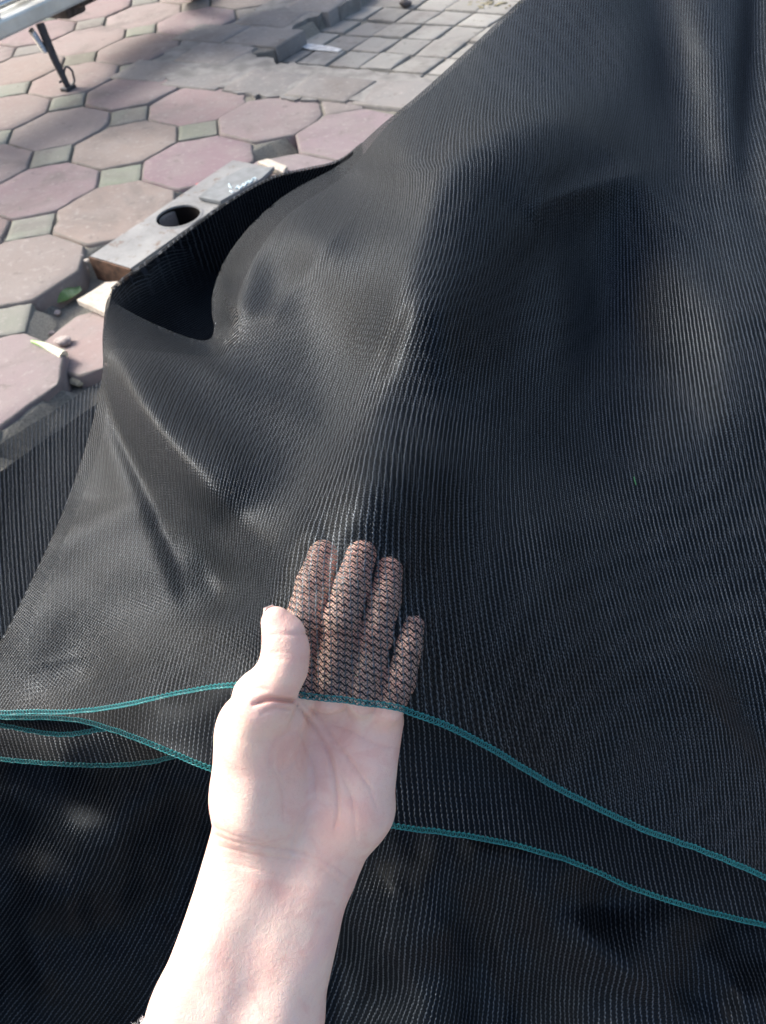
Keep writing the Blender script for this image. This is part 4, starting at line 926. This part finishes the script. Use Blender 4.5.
tag(gr.build('gravel', plain('kerb_grit', (.22, .20, .13), .9, 0, 30, .5)), 'grit and dry debris along the foot of the kerb', kind='stuff')

# ================================================================== MOTORBIKE (only its underside reaches the picture)
fA, fB = gp(0., 42., .20), gp(88., 0., .20); fx = fB - fA; fx[2] = 0; fx /= np.linalg.norm(fx); fy = np.array([-fx[1], fx[0], 0])   # fy: away from the viewer
R3 = np.stack([fx, fy, up], 1); bike = empty('motorbike', [fA[0], fA[1], 0]); tag(bike, 'silver motorbike on its side stand, only footboard rail, engine and stand in view', 'motorbike')
def bk(x, y, z): return np.array([fA[0], fA[1], 0]) + fx * x + fy * y + up * z
def bx(b, c, h, bev=.004, rot=0):
    Rr = R3 @ np.array(Matrix.Rotation(rot, 3, 'Y')); b.box(bk(*c), h, Rr, bev)
Ln = np.linalg.norm(fB - fA); print('BIKE len', Ln)
b = MB(); bx(b, (.25, .022, .224), (.62, .022, .024), .008); b.build('footboard_rail', MAT['silver'], bike)
b = MB(); b.tube([bk(x, .075, .262) for x in np.linspace(-.4, .45, 12)], .010, 10); b.tube([bk(x, .12, .270) for x in np.linspace(-.4, .45, 12)], .010, 10); b.build('foot_rod', MAT['chrome'], bike, True)
b = MB(); bx(b, (.2, .13, .235), (.55, .07, .006), .002); b.build('floor_plate', MAT['silver'], bike)
b = MB(); b.lathe([(0, .030), (.016, .028), (.022, .018), (.022, 0), (.016, -.002)], bk(.03, .03, .252), (fx * .2 - fy * .4 + up), 24); b.build('rail_bolt', MAT['chrome'], bike, True)
ft = gp(69., 90., 0.); pv = gp(40., 24., .195)
st = MB(); st.tube([pv, pv * .5 + ft * .5 + fy * .004, ft + up * .012], [.014, .0125, .010], 12)
stand = st.build('side_stand', MAT['dark_steel'], bike, True)
st = MB(); st.box(ft + up * .006, (.022, .016, .006), R3, .002); st.build('stand_foot', MAT['dark_steel'], stand)
dn = (ft - pv) / np.linalg.norm(ft - pv); side = np.cross(dn, up); side /= np.linalg.norm(side); k0 = pv + dn * (np.linalg.norm(ft - pv) * .80)
st = MB(); vis = np.cross(dn, (CAM - ft) / np.linalg.norm(CAM - ft)); vis /= np.linalg.norm(vis)
if vis @ Mw[:, 0] < 0: vis = -vis
loop = fine([k0 - vis * .020 + dn * .010, k0 - vis * .004 + dn * .004, k0 + vis * .020 - dn * .026, k0 + vis * .034 - dn * .010, k0 + vis * .030 + dn * .016, k0 + vis * .008 + dn * .036], 24); st.tube(loop, .0036, 8); st.build('stand_hook', MAT['dark_steel'], stand, True)
st = MB(); s0, s1_ = gp(31., 30., .19), gp(45., 51., .12); tt = np.linspace(0, 1, 180); pp = s0 + (s1_ - s0) * tt[:, None]; a_ = np.cross(s1_ - s0, up); a_ /= np.linalg.norm(a_); c_ = np.cross(a_, s1_ - s0); c_ /= np.linalg.norm(c_)
pp = pp + a_ * (.008 * np.cos(tt * 2 * math.pi * 17))[:, None] + c_ * (.008 * np.sin(tt * 2 * math.pi * 17))[:, None]; st.tube(pp, .0022, 6); st.build('return_spring', MAT['chrome'], stand, True)
b = MB(); bx(b, (.58, .17, .23), (.17, .10, .07), .03); bx(b, (.42, .16, .19), (.05, .06, .05), .02); b.lathe([(0, -.03), (.075, -.03), (.085, -.015), (.085, .02), (0, .02)], bk(.64, .07, .24), fy, 32)
for k in range(7): bx(b, (.30 + k * .016, .18, .28), (.003, .065, .05), .001)
b.build('engine', MAT['engine'], bike, True)
b = MB(); b.tube(fine([bk(.45, .10, .20), bk(.62, .10, .17), bk(.9, .06, .22), bk(1.25, .02, .32)], 40), np.r_[np.linspace(.016, .018, 16), np.linspace(.02, .038, 24)], 16); b.build('exhaust_pipe', MAT['engine'], bike, True)
wc = gp(128., 2., 0.) - np.array([fA[0], fA[1], 0]); wx, wy = wc @ fx, wc @ fy; print('WHEEL', wx, wy)
wx = max(wx, .95); wy = .16
for k, (x, nm) in enumerate(((wx + .1, 'rear'), (-.45 - .05, 'front'))):
    w = MB(); prof = [(.215, -.035), (.235, -.042), (.262, -.040), (.280, -.022), (.284, 0), (.280, .022), (.262, .040), (.235, .042), (.215, .035)]; w.lathe(prof, bk(x, wy, .284), fy, 72); wh = w.build('wheel', MAT['rubber'], bike, True); wh['label'] = f'{nm} wheel'
    w = MB(); w.lathe([(.216, -.03), (.20, -.022), (.20, .022), (.216, .03)], bk(x, wy, .284), fy, 60); w.lathe([(0, -.05), (.035, -.05), (.035, .05), (0, .05)], bk(x, wy, .284), fy, 24)
    for q in range(12):
        a = q * math.pi / 6; w.tube([bk(x + .03 * math.cos(a), wy - .03, .284 + .03 * math.sin(a)), bk(x + .205 * math.cos(a + .25), wy, .284 + .205 * math.sin(a + .25))], .0025, 5)
    w.build('rim', MAT['chrome'], wh, True)
b = MB(); bx(b, (.75, .16, .70), (.36, .11, .05), .03); b.build('seat', MAT['seat'], bike, True)
b = MB(); bx(b, (.80, .16, .52), (.34, .10, .12), .04); bx(b, (.0, .16, .55), (.05, .14, .28), .03, .35); b.build('body_panel', MAT['red_paint'], bike, True)
b = MB(); b.tube([bk(-.5, wy - .07, .284), bk(-.33, wy - .06, .75), bk(-.25, wy, .95)], .016, 10); b.tube([bk(-.5, wy + .07, .284), bk(-.33, wy + .06, .75), bk(-.25, wy, .95)], .016, 10); b.build('fork', MAT['dark_steel'], bike, True)
b = MB(); b.tube(fine([bk(-.12, wy - .32, .98), bk(-.2, wy - .12, 1.0), bk(-.25, wy, .96), bk(-.2, wy + .12, 1.0), bk(-.12, wy + .32, .98)], 20), .012, 10); b.build('handlebar', MAT['dark_steel'], bike, True)
b = MB(); b.tube([bk(-.05, .16, .30), bk(.1, .16, .20), bk(.45, .16, .22), bk(.7, .16, .45), bk(wx + .1, .16, .5)], .02, 10); b.tube([bk(.55, .08, .22), bk(wx + .1, .08, .284)], .018, 10); b.build('frame', MAT['dark_steel'], bike, True)

# ================================================================== CAMERA, LIGHT
cam = bpy.data.cameras.new('camera'); co_ = bpy.data.objects.new('camera', cam); C.objects.link(co_); SC.camera = co_
cam.sensor_fit = 'VERTICAL'; cam.sensor_height = 24; cam.sensor_width = 24; cam.lens = 18; cam.clip_start = .01; cam.clip_end = 500
Rc = np.stack([Mw[:, 0], -Mw[:, 1], -Mw[:, 2]], 1)
co_.matrix_world = Matrix([[*Rc[0], 0], [*Rc[1], 0], [*Rc[2], HC], [0, 0, 0, 1]])
cam.dof.use_dof = True; cam.dof.focus_distance = .42; cam.dof.aperture_fstop = 12
SUN_EL, SUN_AZ = math.radians(38), math.radians(-60)         # azimuth from +Y (view direction) towards +X; negative = left
sd = Vector((math.cos(SUN_EL) * math.sin(SUN_AZ), math.cos(SUN_EL) * math.cos(SUN_AZ), math.sin(SUN_EL)))
w = bpy.data.worlds.new('World'); SC.world = w; w.use_nodes = True; nt = w.node_tree; bg = nt.nodes['Background']; sky = nt.nodes.new('ShaderNodeTexSky'); sky.sky_type = 'NISHITA'; sky.sun_disc = False
sky.sun_elevation = SUN_EL; sky.sun_rotation = SUN_AZ; sky.air_density = 1.0; sky.dust_density = 6.; sky.ozone_density = 1.
nt.links.new(sky.outputs[0], bg.inputs[0]); bg.inputs[1].default_value = .15
L = bpy.data.lights.new('sun', 'SUN'); L.energy = 1.9; L.angle = math.radians(18); L.color = (1, .99, .98); lo = bpy.data.objects.new('sun', L); C.objects.link(lo)
lo.rotation_euler = sd.to_track_quat('Z', 'Y').to_euler(); lo.location = (0, 0, 5)
SC.view_settings.view_transform = 'Standard'; SC.view_settings.look = 'None'; SC.view_settings.gamma = 1; SC.view_settings.exposure = 1.15
SC.cycles.transparent_max_bounces = 12; SC.cycles.max_bounces = 6
